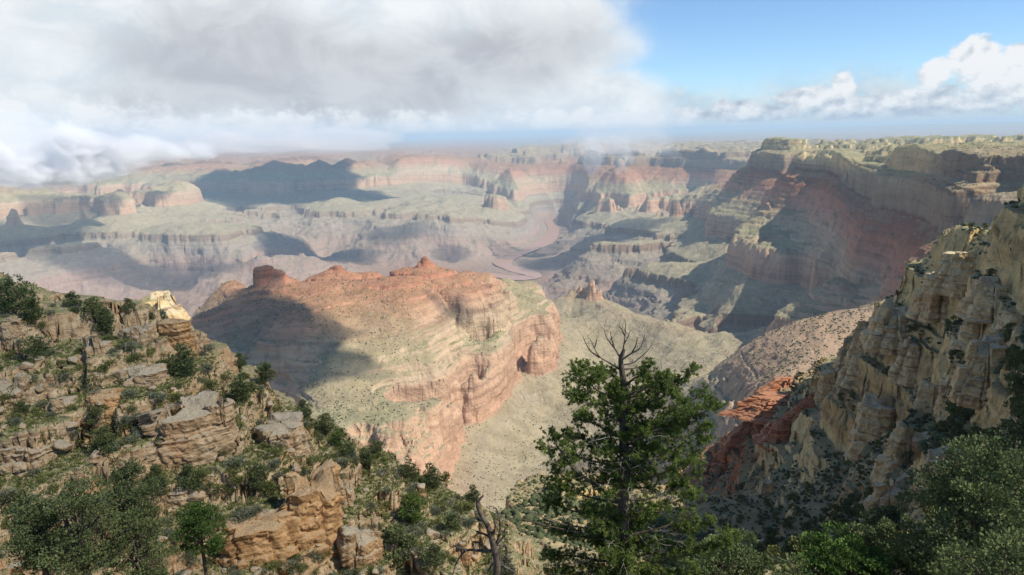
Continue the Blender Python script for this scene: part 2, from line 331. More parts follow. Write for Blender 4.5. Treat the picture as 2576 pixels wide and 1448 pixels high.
P = np.array(PTS); P[:, 2] = P[:, 2]
dd = np.exp(P[:, 1]); base = T_inv(P[:, 2], P[:, 0], dd)
E = base/dd
def tps_fit(X, f, lam=1e-4):
    n = len(X); r2 = ((X[:, None]-X[None])**2).sum(-1); K = 0.5*r2*np.log(r2+1e-12)
    A = np.zeros((n+3, n+3)); A[:n, :n] = K + lam*np.eye(n); A[:n, n] = 1; A[:n, n+1:] = X; A[n, :n] = 1; A[n+1:, :n] = X.T
    return np.linalg.solve(A, np.concatenate([f, [0, 0, 0]]))
XY = P[:, :2].copy()
# thin out near-duplicates
keep = []
for i in range(len(XY)):
    if all((XY[i, 0]-XY[j, 0])**2+(XY[i, 1]-XY[j, 1])**2 > 0.008**2 for j in keep): keep.append(i)
XY = XY[keep]; E = E[keep]
TW = tps_fit(XY, E)
print('control points', len(XY))

NTH, NR = 1350, 1900
TH = np.concatenate([np.linspace(-1.0, -0.70, 40, endpoint=False), np.linspace(-0.70, 0.70, NTH-80, endpoint=False), np.linspace(0.70, 1.0, 40)])
seg = [(math.log(2.2), math.log(40), 90), (math.log(40), math.log(140), 480), (math.log(140), math.log(1000), 1000), (math.log(1000), math.log(3200), 600), (math.log(3200), math.log(15000), 660), (math.log(15000), math.log(120000), 90)]
LR = np.concatenate([np.linspace(a, b, n, endpoint=False) for a, b, n in seg]); NR = len(LR)
cth = np.linspace(-1.0, 1.0, 420); clr = np.linspace(LR[0], LR[-1], 620)
G = np.empty((len(clr), len(cth)))
for i, l in enumerate(clr):
    r2 = (cth[:, None]-XY[None, :, 0])**2 + (l-XY[None, :, 1])**2
    G[i] = (0.5*r2*np.log(r2+1e-12))@TW[:-3] + TW[-3] + TW[-2]*cth + TW[-1]*l
def bil(Gd, a0, da, b0, db, A, B):
    fa = np.clip((A-a0)/da, 0, Gd.shape[0]-1.001); fb = np.clip((B-b0)/db, 0, Gd.shape[1]-1.001)
    ia = fa.astype(int); ib = fb.astype(int); ta = fa-ia; tb = fb-ib
    ta = ta; tb = tb
    return (Gd[ia, ib]*(1-ta)+Gd[ia+1, ib]*ta)*(1-tb) + (Gd[ia, ib+1]*(1-ta)+Gd[ia+1, ib+1]*ta)*tb
LL, TT = np.meshgrid(LR, TH, indexing='ij')
DD = np.exp(LL)
EB = bil(G, clr[0], clr[1]-clr[0], cth[0], cth[1]-cth[0], LL, TT)
XX = np.sin(TT)*DD; YY = np.cos(TT)*DD
B0 = EB*DD
cap = -96-32*sm(DD, 2900, 4000)+9*gnoise(XX/900, YY/900, 77)          # the rim plateau is a level surface
cap = cap + (-310-cap)*np.maximum(sm(TT, 0.352, 0.325)*sm(DD, 6300, 7200), sm(DD, 7800, 9600)) - 110*sm(DD, 15000, 20000)
over = np.maximum(0, B0-cap); wc = sm(DD, 1200, 1800)*sm(DD, 60000, 42000)
B0 -= wc*(over-over/(1+over/12.0))
# noise: only wavelengths well below the distance, so the drawn lines hold
def fbm_scaled(X, Y, D, lams, amp, seed, ridge=False, lo=0.004, hi=0.13):
    out = np.zeros_like(X)
    for k, lam in enumerate(lams):
        wgt = sm(D*hi, lam*0.8, lam*1.6)*sm(lam, D*lo*0.6, D*lo*1.6)
        rows = np.where(wgt.max(1) > 0)[0]
        if len(rows) == 0: continue
        s = slice(rows[0], rows[-1]+1)
        c, q = math.cos(k*1.3+seed), math.sin(k*1.3+seed)
        n = gnoise((X[s]*c-Y[s]*q)/lam+seed*17.3, (X[s]*q+Y[s]*c)/lam-seed*5.1, seed*31+k)
        if ridge: n = 0.30-np.abs(n)*1.35
        out[s] += wgt[s]*n*lam*amp
    return out
LAMS = [1900*0.52**k for k in range(13)]
NZ = fbm_scaled(XX, YY, DD, LAMS, 0.042, 1) + fbm_scaled(XX, YY, DD, LAMS[1:], 0.05, 2, ridge=True) + sm(DD, 4500, 8000)*fbm_scaled(XX, YY, DD, LAMS[:5], 0.08, 3, ridge=True, hi=0.22)
# calm the floor by the river and the far plains
calm = 1-0.75*sm(DD, 15000, 26000)
rivz = sm(B0, -1403, -1330)
NZ *= calm*(0.12+0.88*rivz)
NZ *= 1-0.45*sm(TT, 0.10, 0.05)*sm(DD, 1400, 1700)*sm(DD, 3300, 3000)*sm(B0, -640, -625)
ga, gb = np.searchsorted(LR, math.log(1700)), np.searchsorted(LR, math.log(14000)); q = slice(ga, gb)
gz = sm(DD[q], 1800, 2300)*sm(B0[q], -638, -652)*rivz[q]
wx = 40*gnoise(XX[q]/300, YY[q]/300, 301); wy = 40*gnoise(XX[q]/300, YY[q]/300, 302)
NZ[q] += gz*fbm_scaled(XX[q]+wx, YY[q]+wy, DD[q], [620, 330, 170, 90, 48, 26, 14], 0.11, 303, ridge=True, hi=0.16)
B1 = B0 + NZ
def cells(x, y, seed):
    """a random level per irregular cell: jointed, blocky rock"""
    ix = np.floor(x).astype(np.int64); iy = np.floor(y).astype(np.int64); best = np.full(x.shape, 9.0); val = np.zeros(x.shape)
    for a in (-1, 0, 1):
        for b in (-1, 0, 1):
            h = hash2(ix+a, iy+b, seed); px_ = ix+a+(h & 1023)/1024.0; py_ = iy+b+((h >> 10) & 1023)/1024.0
            d2 = (x-px_)**2+(y-py_)**2; m_ = d2 < best; best = np.where(m_, d2, best); val = np.where(m_, ((h >> 20) & 1023)/511.5-1, val)
    return val
STAMPS = [(664, 657, 2235, 40, 50, 95, 5), (694, 664, 2232, 55, 70, 60, 1.4), (715, 682, 2230, 80, 90, 60, 1.1), (845, 657, 2270, 150, 80, 66, 0.9), (920, 676, 2275, 70, 50, 24, 1.6), (1070, 642, 2260, 165, 100, 88, 1.0), (1070, 634, 2260, 18, 18, 30, 2), (1025, 662, 2262, 50, 40, 26, 3), (1030, 663, 2265, 40, 30, 16, 4), (1200, 685, 2400, 60, 50, 16, 2),
          (800, 392, 12300, 520, 700, 330, 0.75), (870, 386, 12400, 600, 700, 360, 0.75), (760, 410, 12200, 500, 600, 260, 0.8), (930, 404, 12600, 600, 700, 300, 0.75), (700, 425, 11900, 400, 500, 240, 0.8), (590, 425, 12500, 500, 500, 240, 0.8), (920, 398, 13000, 900, 900, 360, 1.0), (655, 428, 12000, 1100, 800, 430, 0.8), (530, 440, 13000, 800, 700, 260, 1.0), (400, 452, 12500, 700, 600, 200, 1.2), (1958, 348, 6050, 150, 260, 70, 3), (1995, 352, 5800, 190, 300, 60, 2.5), (205, 517, 8900, 230, 230, 210, 1.4), (30, 525, 8800, 300, 220, 150, 1.2),
          (858, 503, 9400, 300, 180, 70, 1.0), (930, 499, 9800, 260, 180, 60, 1.2), (1175, 470, 11000, 900, 400, 230, 1.3), (1560, 392, 11000, 500, 1100, 500, 0.9), (1300, 392, 12000, 500, 900, 480, 0.9)]
for x_, y_, d_, rx_, ry_, H_, p_ in STAMPS:
    r_ = px_ray(x_, y_); h_ = math.hypot(r_[0], r_[1]); cx_, cy__, cz_ = r_[0]/h_*d_, r_[1]/h_*d_, r_[2]/h_*d_
    a_, b_ = [int(np.searchsorted(LR, math.log(v))) for v in (max(d_-ry_*2.5, 100), d_+ry_*2.5)]; q = slice(a_, b_)
    R_ = np.hypot((XX[q]-cx_)/rx_, (YY[q]-cy__)/ry_)*(1+0.22*gnoise(XX[q]/rx_*1.7, YY[q]/ry_*1.7, int(x_)))+0.05*gnoise(XX[q]/rx_*6, YY[q]/ry_*6, int(x_)+1)
    R_ = np.maximum(R_, 0); B1[q] = np.maximum(B1[q], cz_-H_*(R_**p_+3*np.maximum(R_-1.1, 0)**1.5))
i0, i1, i2 = [int(np.searchsorted(LR, math.log(v))) for v in (60, 135, 1050)]
s1 = slice(i1, i2); wob = 6*gnoise(XX[s1]/31, YY[s1]/31, 61); wm1 = sm(DD[s1], 140, 220)*sm(DD[s1], 1050, 900)
B1[s1] += wm1*sm(DD[s1], 100, 600)*(3.6*cells(XX[s1]/19+wob/12, YY[s1]/19, 62)+1.6*cells(XX[s1]/7.5+wob/9, YY[s1]/7.5, 63)) + wm1*fbm_scaled(XX[s1], YY[s1], DD[s1], [90, 47, 25, 13, 7], 0.08, 64, ridge=True, hi=0.2)
s0 = slice(i0, i1); wob = 1.2*gnoise(XX[s0]/6, YY[s0]/6, 65); wn0 = sm(DD[s0], 62, 75)*sm(DD[s0], 147, 130)
B1[s0] += wn0*(1.1*cells(XX[s0]/4.2+wob/4, YY[s0]/4.2, 66)+0.3*cells(XX[s0]/1.5+wob/3, YY[s0]/1.5, 67))
TERR = T_fwd(B1, TT, DD)
# finer ledges in the near and middle ground
def stairs(z, P_, k, off):
    t = (z+off)/P_; f = t-np.floor(t); return (np.floor(t) + np.clip((f-0.5)*k+0.5, 0, 1))*P_ - off
wm = (1-sm(LL, math.log(850), math.log(1150)))*sm(LL, math.log(145), math.log(220))
offs = 14*gnoise(XX/160, YY/160, 91)
TERR += wm*0.7*(stairs(B1, 29.0, 3.0, offs)-B1)
TERR += wm*0.75*(stairs(TERR, 8.0, 3.4, offs*0.5)-TERR)
wn = (1-sm(LL, math.log(135), math.log(200)))*sm(LL, math.log(55), math.log(70))
offn = 1.6*gnoise(XX/22, YY/22, 92)-0.05*XX
TERR += wn*0.7*(stairs(B1, 5.2, 2.6, offn)-B1)
# small relief after the ledges, keeps faces rough
TERR += fbm_scaled(XX, YY, DD, LAMS, 0.05, 5, lo=0.0018, hi=0.012)*calm*(0.15+0.85*rivz)

# the river has cut its bed
rp = []
for (xa, ya), (xb, yb) in zip(RIV[0][:-1], RIV[0][1:]):
    for k in range(8): rp.append((xa+(xb-xa)*k/8, ya+(yb-ya)*k/8))
rp.append(RIV[0][-1]); rr = px_ray([p[0] for p in rp], [p[1] for p in rp]); tq = -1400/rr[:, 2]
C = np.stack([rr[:, 0]*tq, rr[:, 1]*tq], -1)
for _ in range(6): C[1:-1] = (C[:-2]+2*C[1:-1]+C[2:])/4
ja, jb = np.searchsorted(LR, math.log(6200)), np.searchsorted(LR, math.log(12800)); q = slice(ja, jb); dr = np.full(XX[q].shape, 1e9)
for c_ in C: dr = np.minimum(dr, (XX[q]-c_[0])**2+(YY[q]-c_[1])**2)
dr = np.sqrt(dr); TERR[q] = np.minimum(TERR[q], -1412+np.maximum(0, dr-100)*0.35+np.maximum(0, dr-220)*1.5)
# cliffs get real roughness: every point is pushed along the surface normal by bedded and blocky 3-D noise
def displace():
    P3 = np.stack([XX, YY, TERR], -1); gu = np.gradient(P3, axis=0); gv = np.gradient(P3, axis=1); N3 = np.cross(gv, gu); N3 /= np.linalg.norm(N3, axis=2)[..., None]+1e-9
    N3 *= np.where(N3[..., 2:3] < 0, -1, 1); steep = sm(N3[..., 2], 0.86, 0.55)
    out = np.zeros_like(TERR); zc = TERR+0.012*DD*gnoise(XX/(1+0*XX)/400, YY/400, 201)
    for lam, lo, hi in ((0.7, 50, 160), (2.2, 60, 420), (6.5, 140, 1300), (19, 500, 4200), (52, 2900, 11000)):
        a_, b_ = np.searchsorted(LR, math.log(lo)), np.searchsorted(LR, math.log(hi)); q = slice(a_, b_)
        wt = sm(DD[q], lo, lo*1.5)*sm(DD[q], hi, hi*0.7); z_ = zc[q]/lam; L_ = np.floor(z_).astype(np.int64)
        bedv = (hash2(L_, L_*0+3, 211+int(lam)) & 1023)/511.5-1; f_ = z_-L_
        nx_ = gnoise(XX[q]/lam*0.5+z_*0.31, YY[q]/lam*0.5-z_*0.23, 220+int(lam))
        cl = cells(XX[q]/lam*0.36+L_*0.37, YY[q]/lam*0.36+L_*0.73, 230+int(lam))
        out[q] += wt*lam*(0.16*bedv+0.20*nx_+0.22*cl-0.10*(f_ < 0.2))
    return P3+N3*(out*steep)[..., None]
P3D = displace()
GA0, LRmap = TH, LR
def zat(x, y):
    """height of the terrain under world points"""
    x = np.asarray(x, float); y = np.asarray(y, float)
    th = np.arctan2(x, y); l = np.log(np.hypot(x, y))
    fa = np.interp(l, LR, np.arange(NR)); fb = np.interp(th, TH, np.arange(len(TH)))
    ia = np.clip(fa.astype(int), 0, NR-2); ib = np.clip(fb.astype(int), 0, len(TH)-2); ta = fa-ia; tb = fb-ib
    return (TERR[ia, ib]*(1-ta)+TERR[ia+1, ib]*ta)*(1-tb) + (TERR[ia, ib+1]*(1-ta)+TERR[ia+1, ib+1]*ta)*tb
def hit(x, y, dmin=20.0, dmax=30000.0):
    """where the line of sight through a picture point meets the ground"""
    r = px_ray(x, y); h = math.hypot(r[0], r[1])
    d = np.exp(np.linspace(math.log(dmin), math.log(dmax), 2600))
    X, Y, Z = r[0]/h*d, r[1]/h*d, r[2]/h*d
    g = zat(X, Y); below = np.where(Z < g)[0]
    i = below[0] if len(below) else len(d)-1
    return Vector((X[i], Y[i], g[i]))

# ------------------------------------------------------------------ terrain material
def strata_mat(name, near=False):
    mt = bpy.data.materials.new(name); mt.use_nodes = True; t = NT(mt.node_tree); t.n.clear()
    geo = t.node('ShaderNodeNewGeometry'); pos = geo.outputs['Position']
    sp = t.node('ShaderNodeSeparateXYZ', {0: pos}); z = sp.outputs[2]
    nz = t.node('ShaderNodeSeparateXYZ', {0: geo.outputs['Normal']}).outputs[2]
    at = t.node('ShaderNodeAttribute', attribute_name='mask'); ms = t.node('ShaderNodeSeparateColor', {0: at.outputs['Color']})
    dipv = t.m('MULTIPLY', ms.outputs[2], 230.0)
    nlow = t.noise(pos, 0.004, 4, 0.5); nmid = t.noise(pos, 0.02, 5, 0.6); nfine = t.noise(pos, 0.12, 6, 0.65)
    zz = t.m('ADD', t.m('ADD', z, dipv), t.m('ADD', t.m('MULTIPLY', t.m('SUBTRACT', nlow, 0.5), 46.0), t.m('MULTIPLY', t.m('SUBTRACT', nmid, 0.5), 16.0)))
    f = t.m('DIVIDE', t.m('ADD', zz, 1450.0), 1450.0)
    def p(v): return (v+1450)/1450
    rock = t.ramp(f, [(p(-1440), (.30, .16, .11)), (p(-1300), (.29, .20, .17)), (p(-1150), (.30, .19, .15)), (p(-1050), (.27, .22, .19)), (p(-965), (.26, .22, .17)), (p(-955), (.22, .15, .11)), (p(-905), (.24, .17, .12)), (p(-895), (.30, .27, .19)),
        (p(-790), (.33, .27, .20)), (p(-775), (.43, .26, .17)), (p(-640), (.47, .31, .20)), (p(-620), (.40, .30, .20)), (p(-590), (.45, .33, .21)), (p(-540), (.42, .31, .20)), (p(-440), (.42, .20, .12)), (p(-370), (.40, .16, .08)), (p(-305), (.42, .18, .09)), (p(-292), (.60, .47, .30)), (p(-196), (.64, .53, .34)), (p(-188), (.50, .36, .21)), (p(-110), (.56, .46, .29)), (p(0), (.58, .49, .33))][:31])
    talus = t.ramp(f, [(p(-1430), (.32, .17, .12)), (p(-1330), (.34, .22, .18)), (p(-1120), (.34, .27, .22)), (p(-960), (.38, .32, .25)), (p(-880), (.41, .35, .235)), (p(-780), (.42, .36, .24)), (p(-650), (.37, .335, .21)), (p(-600), (.365, .335, .19)), (p(-530), (.38, .335, .19)), (p(-455), (.44, .25, .14)), (p(-400), (.45, .23, .13)), (p(-310), (.42, .22, .11)), (p(-260), (.42, .30, .18)), (p(-100), (.44, .36, .22)), (p(0), (.42, .36, .22))])
    nr_ = t.m('MULTIPLY', ms.outputs[0], 1.6, clamp=True)
    rock = t.mix(t.m('MULTIPLY', t.rng(zz, -420.0, -300.0), t.m('SUBTRACT', 1.0, nr_)), rock, t.mix(1.0, rock, (0.42, 0.36, 0.35), 'MULTIPLY'))  # upper rock past the near slope darkened: the wall's shade put into its colour
    rock = t.mix(nr_, rock, t.mix(1.0, rock, (1.0, 0.88, 0.66), 'MULTIPLY'))
    talus = t.mix(1.0, talus, (0.86, 0.84, 0.78), 'MULTIPLY')
    # thin beds
    bed = t.noise(t.node('ShaderNodeCombineXYZ', {0: t.m('MULTIPLY', sp.outputs[0], 0.0012), 1: t.m('MULTIPLY', sp.outputs[1], 0.0012), 2: t.m('MULTIPLY', zz, 0.055)}).outputs[0], 1.0, 6, 0.7)
    rock = t.mix(t.rng(bed, 0.40, 0.62, 0.0, 0.5), rock, t.mix(1.0, rock, (1.45, 1.5, 1.5), 'MULTIPLY'))
    rock = t.mix(t.rng(bed, 0.46, 0.34, 0.0, 0.5), rock, t.mix(1.0, rock, (0.55, 0.5, 0.5), 'MULTIPLY'))
    # vertical desert-varnish streaks
    st = t.noise(t.mapping(pos, (0.05, 0.05, 0.004)), 1.0, 5, 0.6)
    rock = t.mix(t.rng(st, 0.5, 0.68, 0.0, 0.55), rock, t.mix(1.0, rock, (0.58, 0.5, 0.48), 'MULTIPLY'))
    talus = t.mix(t.rng(nmid, 0.35, 0.65, 0.0, 1.0), talus, t.mix(1.0, talus, (0.68, 0.68, 0.64), 'MULTIPLY'))
    talus = t.mix(t.rng(nfine, 0.5, 0.72, 0.0, 0.6), talus, (.42, .38, .30))
    # faint ledges in the slopes
    talus = t.mix(t.rng(bed, 0.42, 0.60, 0.65, 0.0), talus, t.mix(0.6, talus, rock))
    slope = t.m('ADD', nz, t.m('MULTIPLY', t.m('SUBTRACT', nfine, 0.5), 0.22))
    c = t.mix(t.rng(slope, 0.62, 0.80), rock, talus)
    # R: green scrub tint, G: grey-buff tint
    c = t.mix(t.m('MULTIPLY', t.m('MULTIPLY', ms.outputs[0], t.rng(slope, 0.45, 0.75)), t.rng(nmid, 0.35, 0.6, 0.35, 1.0)), c, (.21, .215, .11))
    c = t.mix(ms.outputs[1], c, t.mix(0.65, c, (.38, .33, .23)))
    # scrub speckle on anything that is not cliff
    vo = t.node('ShaderNodeTexVoronoi', {'Vector': pos, 'Scale': 0.075, 'Randomness': 1.0}, feature='F1')
    spk = t.m('MULTIPLY', t.rng(t.m('ADD', vo.outputs['Distance'], t.m('MULTIPLY', nmid, 0.25)), 0.30, 0.22), t.rng(slope, 0.6, 0.75))
    farfade = t.rng(t.node('ShaderNodeVectorMath', {0: pos}, operation='LENGTH').outputs['Value'], 3000, 6000, 1.0, 0.25)
    c = t.mix(t.m('MULTIPLY', t.m('MULTIPLY', spk, farfade), 0.7), c, (.10, .115, .055))
    bs = t.node('ShaderNodeBsdfPrincipled', {'Base Color': c, 'Roughness': 0.95})
    bs.inputs['Specular IOR Level'].default_value = 0.15
    bh = t.m('ADD', t.m('MULTIPLY', nmid, 14.0), t.m('ADD', t.m('MULTIPLY', nfine, 4.5), t.m('MULTIPLY', bed, 6.0)))
    bump = t.node('ShaderNodeBump', {'Height': bh, 'Strength': 0.9, 'Distance': 1.0})
    t.l.new(bump.outputs[0], bs.inputs['Normal'])
    t.l.new(bs.outputs[0], t.node('ShaderNodeOutputMaterial').inputs[0])
    return mt
def near_mat(name, rockish=False):
    """tan soil, grey-buff limestone with brown stain, used for the near hillside and its rocks"""
    mt = bpy.data.materials.new(name); mt.use_nodes = True; t = NT(mt.node_tree); t.n.clear()
    geo = t.node('ShaderNodeNewGeometry'); pos = geo.outputs['Position']
    sp = t.node('ShaderNodeSeparateXYZ', {0: pos}); nz = t.node('ShaderNodeSeparateXYZ', {0: geo.outputs['Normal']}).outputs[2]
    dist = t.node('ShaderNodeVectorMath', {0: pos}, operation='LENGTH').outputs['Value']
    a = t.noise(pos, 0.12, 4, 0.55); b = t.noise(pos, 0.9, 6, 0.65); cfi = t.noise(pos, 5.0, 5, 0.7)
    bed = t.noise(t.node('ShaderNodeCombineXYZ', {0: t.m('MULTIPLY', sp.outputs[0], 0.08), 1: t.m('MULTIPLY', sp.outputs[1], 0.08), 2: t.m('ADD', t.m('MULTIPLY', sp.outputs[2], 1.1), t.m('MULTIPLY', a, 2.0))}).outputs[0], 1.0, 5, 0.65)
    rock = t.ramp(b, [(0.3, (.18, .12, .07)), (0.45, (.40, .28, .16)), (0.6, (.53, .41, .26)), (0.75, (.44, .37, .27))])
    rock = t.mix(t.rng(a, 0.50, 0.70, 0.0, 0.7), rock, (.46, .28, .14))
    rock = t.mix(t.rng(bed, 0.47, 0.36, 0.0, 0.8), rock, t.mix(1.0, rock, (0.42, 0.36, 0.32), 'MULTIPLY'))
    top = t.ramp(cfi, [(0.3, (.24, .20, .14)), (0.5, (.38, .33, .24)), (0.7, (.50, .44, .33))])
    top = t.mix(t.rng(b, 0.55, 0.7, 0.0, 0.6), top, (.20, .19, .15))
    soil = t.ramp(cfi, [(0.3, (.26, .20, .12)), (0.5, (.38, .30, .19)), (0.65, (.46, .39, .28)), (0.78, (.55, .48, .37))])
    soil = t.mix(t.rng(b, 0.40, 0.56, 0.0, 0.9), soil, (.18, .19, .08))
    soil = t.mix(t.rng(a, 0.55, 0.70, 0.0, 0.6), soil, (.36, .25, .13))
    slope = t.m('ADD', nz, t.m('MULTIPLY', t.m('SUBTRACT', b, 0.5), 0.3))
    c = t.mix(t.rng(slope, 0.45, 0.75), rock, top) if rockish else t.mix(t.rng(slope, 0.62, 0.78), rock, soil)
    bs = t.node('ShaderNodeBsdfPrincipled', {'Base Color': c, 'Roughness': 0.93}); bs.inputs['Specular IOR Level'].default_value = 0.15
    bh = t.m('ADD', t.m('MULTIPLY', b, 0.55), t.m('ADD', t.m('MULTIPLY', cfi, 0.14), t.m('MULTIPLY', bed, 0.45)))
    bump = t.node('ShaderNodeBump', {'Height': bh, 'Strength': 0.9, 'Distance': 1.0})
    t.l.new(bump.outputs[0], bs.inputs['Normal']); t.l.new(bs.outputs[0], t.node('ShaderNodeOutputMaterial').inputs[0])
    return mt
M_FAR = strata_mat('canyon_strata'); M_NEAR = near_mat('hillside_soil_and_rock'); M_ROCK = near_mat('weathered_limestone', True)

masks = np.zeros((NR, len(TH), 4), np.float32); masks[..., 3] = 1
masks[..., 2] = dip(TT, DD)/230
xpix = np.degrees(TT)
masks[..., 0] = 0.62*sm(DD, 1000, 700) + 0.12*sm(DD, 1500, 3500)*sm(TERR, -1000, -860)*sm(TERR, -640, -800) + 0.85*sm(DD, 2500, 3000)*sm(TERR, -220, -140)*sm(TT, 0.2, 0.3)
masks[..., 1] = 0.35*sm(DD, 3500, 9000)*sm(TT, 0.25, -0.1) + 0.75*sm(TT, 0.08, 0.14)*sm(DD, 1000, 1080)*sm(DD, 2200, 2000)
masks[..., :2] = np.clip(masks[..., :2], 0, 1)
def sheet(name, i0, i1, mat, smooth=True):
    V = P3D[i0:i1+1].reshape(-1, 3); n = i1-i0+1; m = len(TH)
    idx = np.arange(n*m).reshape(n, m)
    F = np.stack([idx[:-1, :-1], idx[:-1, 1:], idx[1:, 1:], idx[1:, :-1]], -1).reshape(-1, 4)
    return tag(mesh_np(name, V, F, mat, smooth=smooth, colors=masks[i0:i1+1].reshape(-1, 4)), kind='structure')
cuts = [0] + [int(np.searchsorted(LR, math.log(v))) for v in (147, 1000, 3200, 15000)] + [NR-1]
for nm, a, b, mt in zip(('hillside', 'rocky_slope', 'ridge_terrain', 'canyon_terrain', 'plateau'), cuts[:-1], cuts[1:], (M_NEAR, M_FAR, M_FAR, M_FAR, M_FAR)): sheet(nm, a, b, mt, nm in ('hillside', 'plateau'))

# river
mt = bpy.data.materials.new('muddy_water'); mt.use_nodes = True; t = NT(mt.node_tree)
b_ = t.n['Principled BSDF']; b_.inputs['Base Color'].default_value = (.36, .21, .15, 1); b_.inputs['Roughness'].default_value = 0.35
t.set(t.node('ShaderNodeBump', {'Height': t.noise(t.node('ShaderNodeNewGeometry').outputs['Position'], 0.05, 4), 'Strength': 0.3}), 'Distance', 1.0)
D_ = np.gradient(C, axis=0); D_ /= np.linalg.norm(D_, axis=1)[:, None]; N_ = np.stack([-D_[:, 1], D_[:, 0]], -1)
wd = 95+14*np.sin(np.arange(len(C))*0.35)
V = np.concatenate([np.c_[C+N_*wd[:, None]*1.0, np.full(len(C), -1404.0)], np.c_[C-N_*wd[:, None], np.full(len(C), -1404.0)]])
n = len(C); i = np.arange(n-1); F = np.stack([i, i+1, i+1+n, i+n], -1)
tag(mesh_np('river', V, F, mt), kind='structure')

# ------------------------------------------------------------------ plants and rocks: materials
def plain_mat(name, c1, c2, scale, rough=0.85, c3=None, transl=0.0):
    m_ = bpy.data.materials.new(name); m_.use_nodes = True; t = NT(m_.node_tree); t.n.clear()
    pos = t.node('ShaderNodeNewGeometry').outputs['Position']
    oi = t.node('ShaderNodeObjectInfo').outputs['Random']
    n = t.noise(pos, scale, 3, 0.6)
    st = [(0.32, c1), (0.66, c2)] + ([(0.8, c3)] if c3 else [])
    c = t.ramp(n, st)
    c = t.mix(t.m('MULTIPLY', oi, 0.35), c, t.mix(1.0, c, (1.25, 1.0, 0.7), 'MULTIPLY'))
    b = t.node('ShaderNodeBsdfPrincipled', {'Base Color': c, 'Roughness': rough}); b.inputs['Specular IOR Level'].default_value = 0.12
    sh = b.outputs[0]
    if transl:
        tr = t.node('ShaderNodeBsdfTranslucent', {'Color': c}); mx = t.node('ShaderNodeMixShader', {0: transl, 1: sh, 2: tr.outputs[0]}); sh = mx.outputs[0]
    t.l.new(sh, t.node('ShaderNodeOutputMaterial').inputs[0]); return m_
M_BARK = plain_mat('grey_bark', (.05, .04, .032), (.13, .11, .09), 14)
M_DEAD = plain_mat('weathered_dead_wood', (.03, .024, .02), (.13, .115, .10), 9)
M_TWIG = plain_mat('pale_twig', (.16, .15, .13), (.32, .30, .27), 9)
M_NEEDLE = plain_mat('conifer_needles', (.055, .095, .024), (.20, .26, .07), 5, c3=(.32, .32, .11), transl=0.35)
M_JUN = plain_mat('juniper_green', (.055, .085, .035), (.165, .20, .085), 1.6, transl=0.15)
M_JUNB = plain_mat('bright_juniper_green', (.05, .10, .022), (.12, .19, .045), 1.3, transl=0.15)
M_SAGE = plain_mat('grey_green_sage', (.10, .125, .08), (.22, .24, .165), 1.6)
M_OLIVE = plain_mat('olive_scrub', (.07, .095, .03), (.19, .21, .075), 1.2)
M_FARSCRUB = plain_mat('dark_scrub', (.05, .065, .03), (.10, .12, .06), 0.05)

# ------------------------------------------------------------------ mesh builders (numpy)
class Acc:
    def __init__(s): s.V = []; s.F = []; s.n = 0
    def add(s, V, F):
        s.V.append(np.asarray(V, float)); s.F.append(np.asarray(F, int)+s.n); s.n += len(V)
    def arr(s): return np.concatenate(s.V), np.concatenate(s.F)
    def build(s, name, mat, parent=None, smooth=True):
        V, F = s.arr(); return mesh_np(name, V, F, mat, parent, smooth)
def tube(acc, pts, rad, sides=6):
    p = np.array(pts, float); n = len(p); rad = np.interp(np.linspace(0, 1, n), np.linspace(0, 1, len(rad)), rad)
    d = np.gradient(p, axis=0); d /= np.linalg.norm(d, axis=1)[:, None]+1e-9
    ref = np.where(np.abs(d[:, 2:3]) > 0.9, np.array([[1.0, 0, 0]]), np.array([[0, 0, 1.0]]))
    a = np.cross(d, ref); a /= np.linalg.norm(a, axis=1)[:, None]+1e-9; b = np.cross(d, a)
    t = np.arange(sides)*2*math.pi/sides
    V = p[:, None] + rad[:, None, None]*(a[:, None]*np.cos(t)[None, :, None]+b[:, None]*np.sin(t)[None, :, None])
    i = np.arange(n-1)[:, None]*sides; j = np.arange(sides)[None]; k = (j+1) % sides
    F = np.stack([i+j, i+k, i+sides+k, i+sides+j], -1).reshape(-1, 4)
    acc.add(V.reshape(-1, 3), F)
def bend(a, b, n, wob, rs, sag=0.0):
    a = np.array(a, float); b = np.array(b, float); t = np.linspace(0, 1, n)[:, None]
    L = np.linalg.norm(b-a); off = np.cumsum(rs.normal(0, 1, (n, 3)), 0); off -= t*off[-1]
    return a+(b-a)*t+off*L*wob/math.sqrt(n)+np.array([0, 0, sag])*L*(t*(1-t))*4
def smooth_line(pts, k=4):
    p = np.array(pts, float)
    for _ in range(2):
        q = [p[0]]
        for a, b in zip(p[:-1], p[1:]): q += [a*0.75+b*0.25, a*0.25+b*0.75]
        q.append(p[-1]); p = np.array(q)
    return p
def leaves(acc, C, Dn, L, Wd, rs):
    """narrow leaf quads starting at C going along Dn"""
    n = len(C); Dn = Dn/(np.linalg.norm(Dn, axis=1)[:, None]+1e-9)
    r = rs.normal(0, 1, (n, 3)); s = np.cross(Dn, r); s /= np.linalg.norm(s, axis=1)[:, None]+1e-9
    L = L*rs.uniform(0.6, 1.3, n)[:, None]; Wd = Wd*rs.uniform(0.6, 1.3, n)[:, None]
    V = np.stack([C, C+Dn*L*0.55+s*Wd, C+Dn*L, C+Dn*L*0.45-s*Wd], 1).reshape(-1, 3)
    acc.add(V, np.arange(n*4).reshape(n, 4))
def tuft(acc, c, d, n, L, Wd, rs, spread=0.9):
    D = np.array(d)[None]+rs.normal(0, spread, (n, 3)); C = np.repeat(np.array(c)[None], n, 0)+rs.normal(0, L*0.18, (n, 3))
    leaves(acc, C, D, L, Wd, rs)

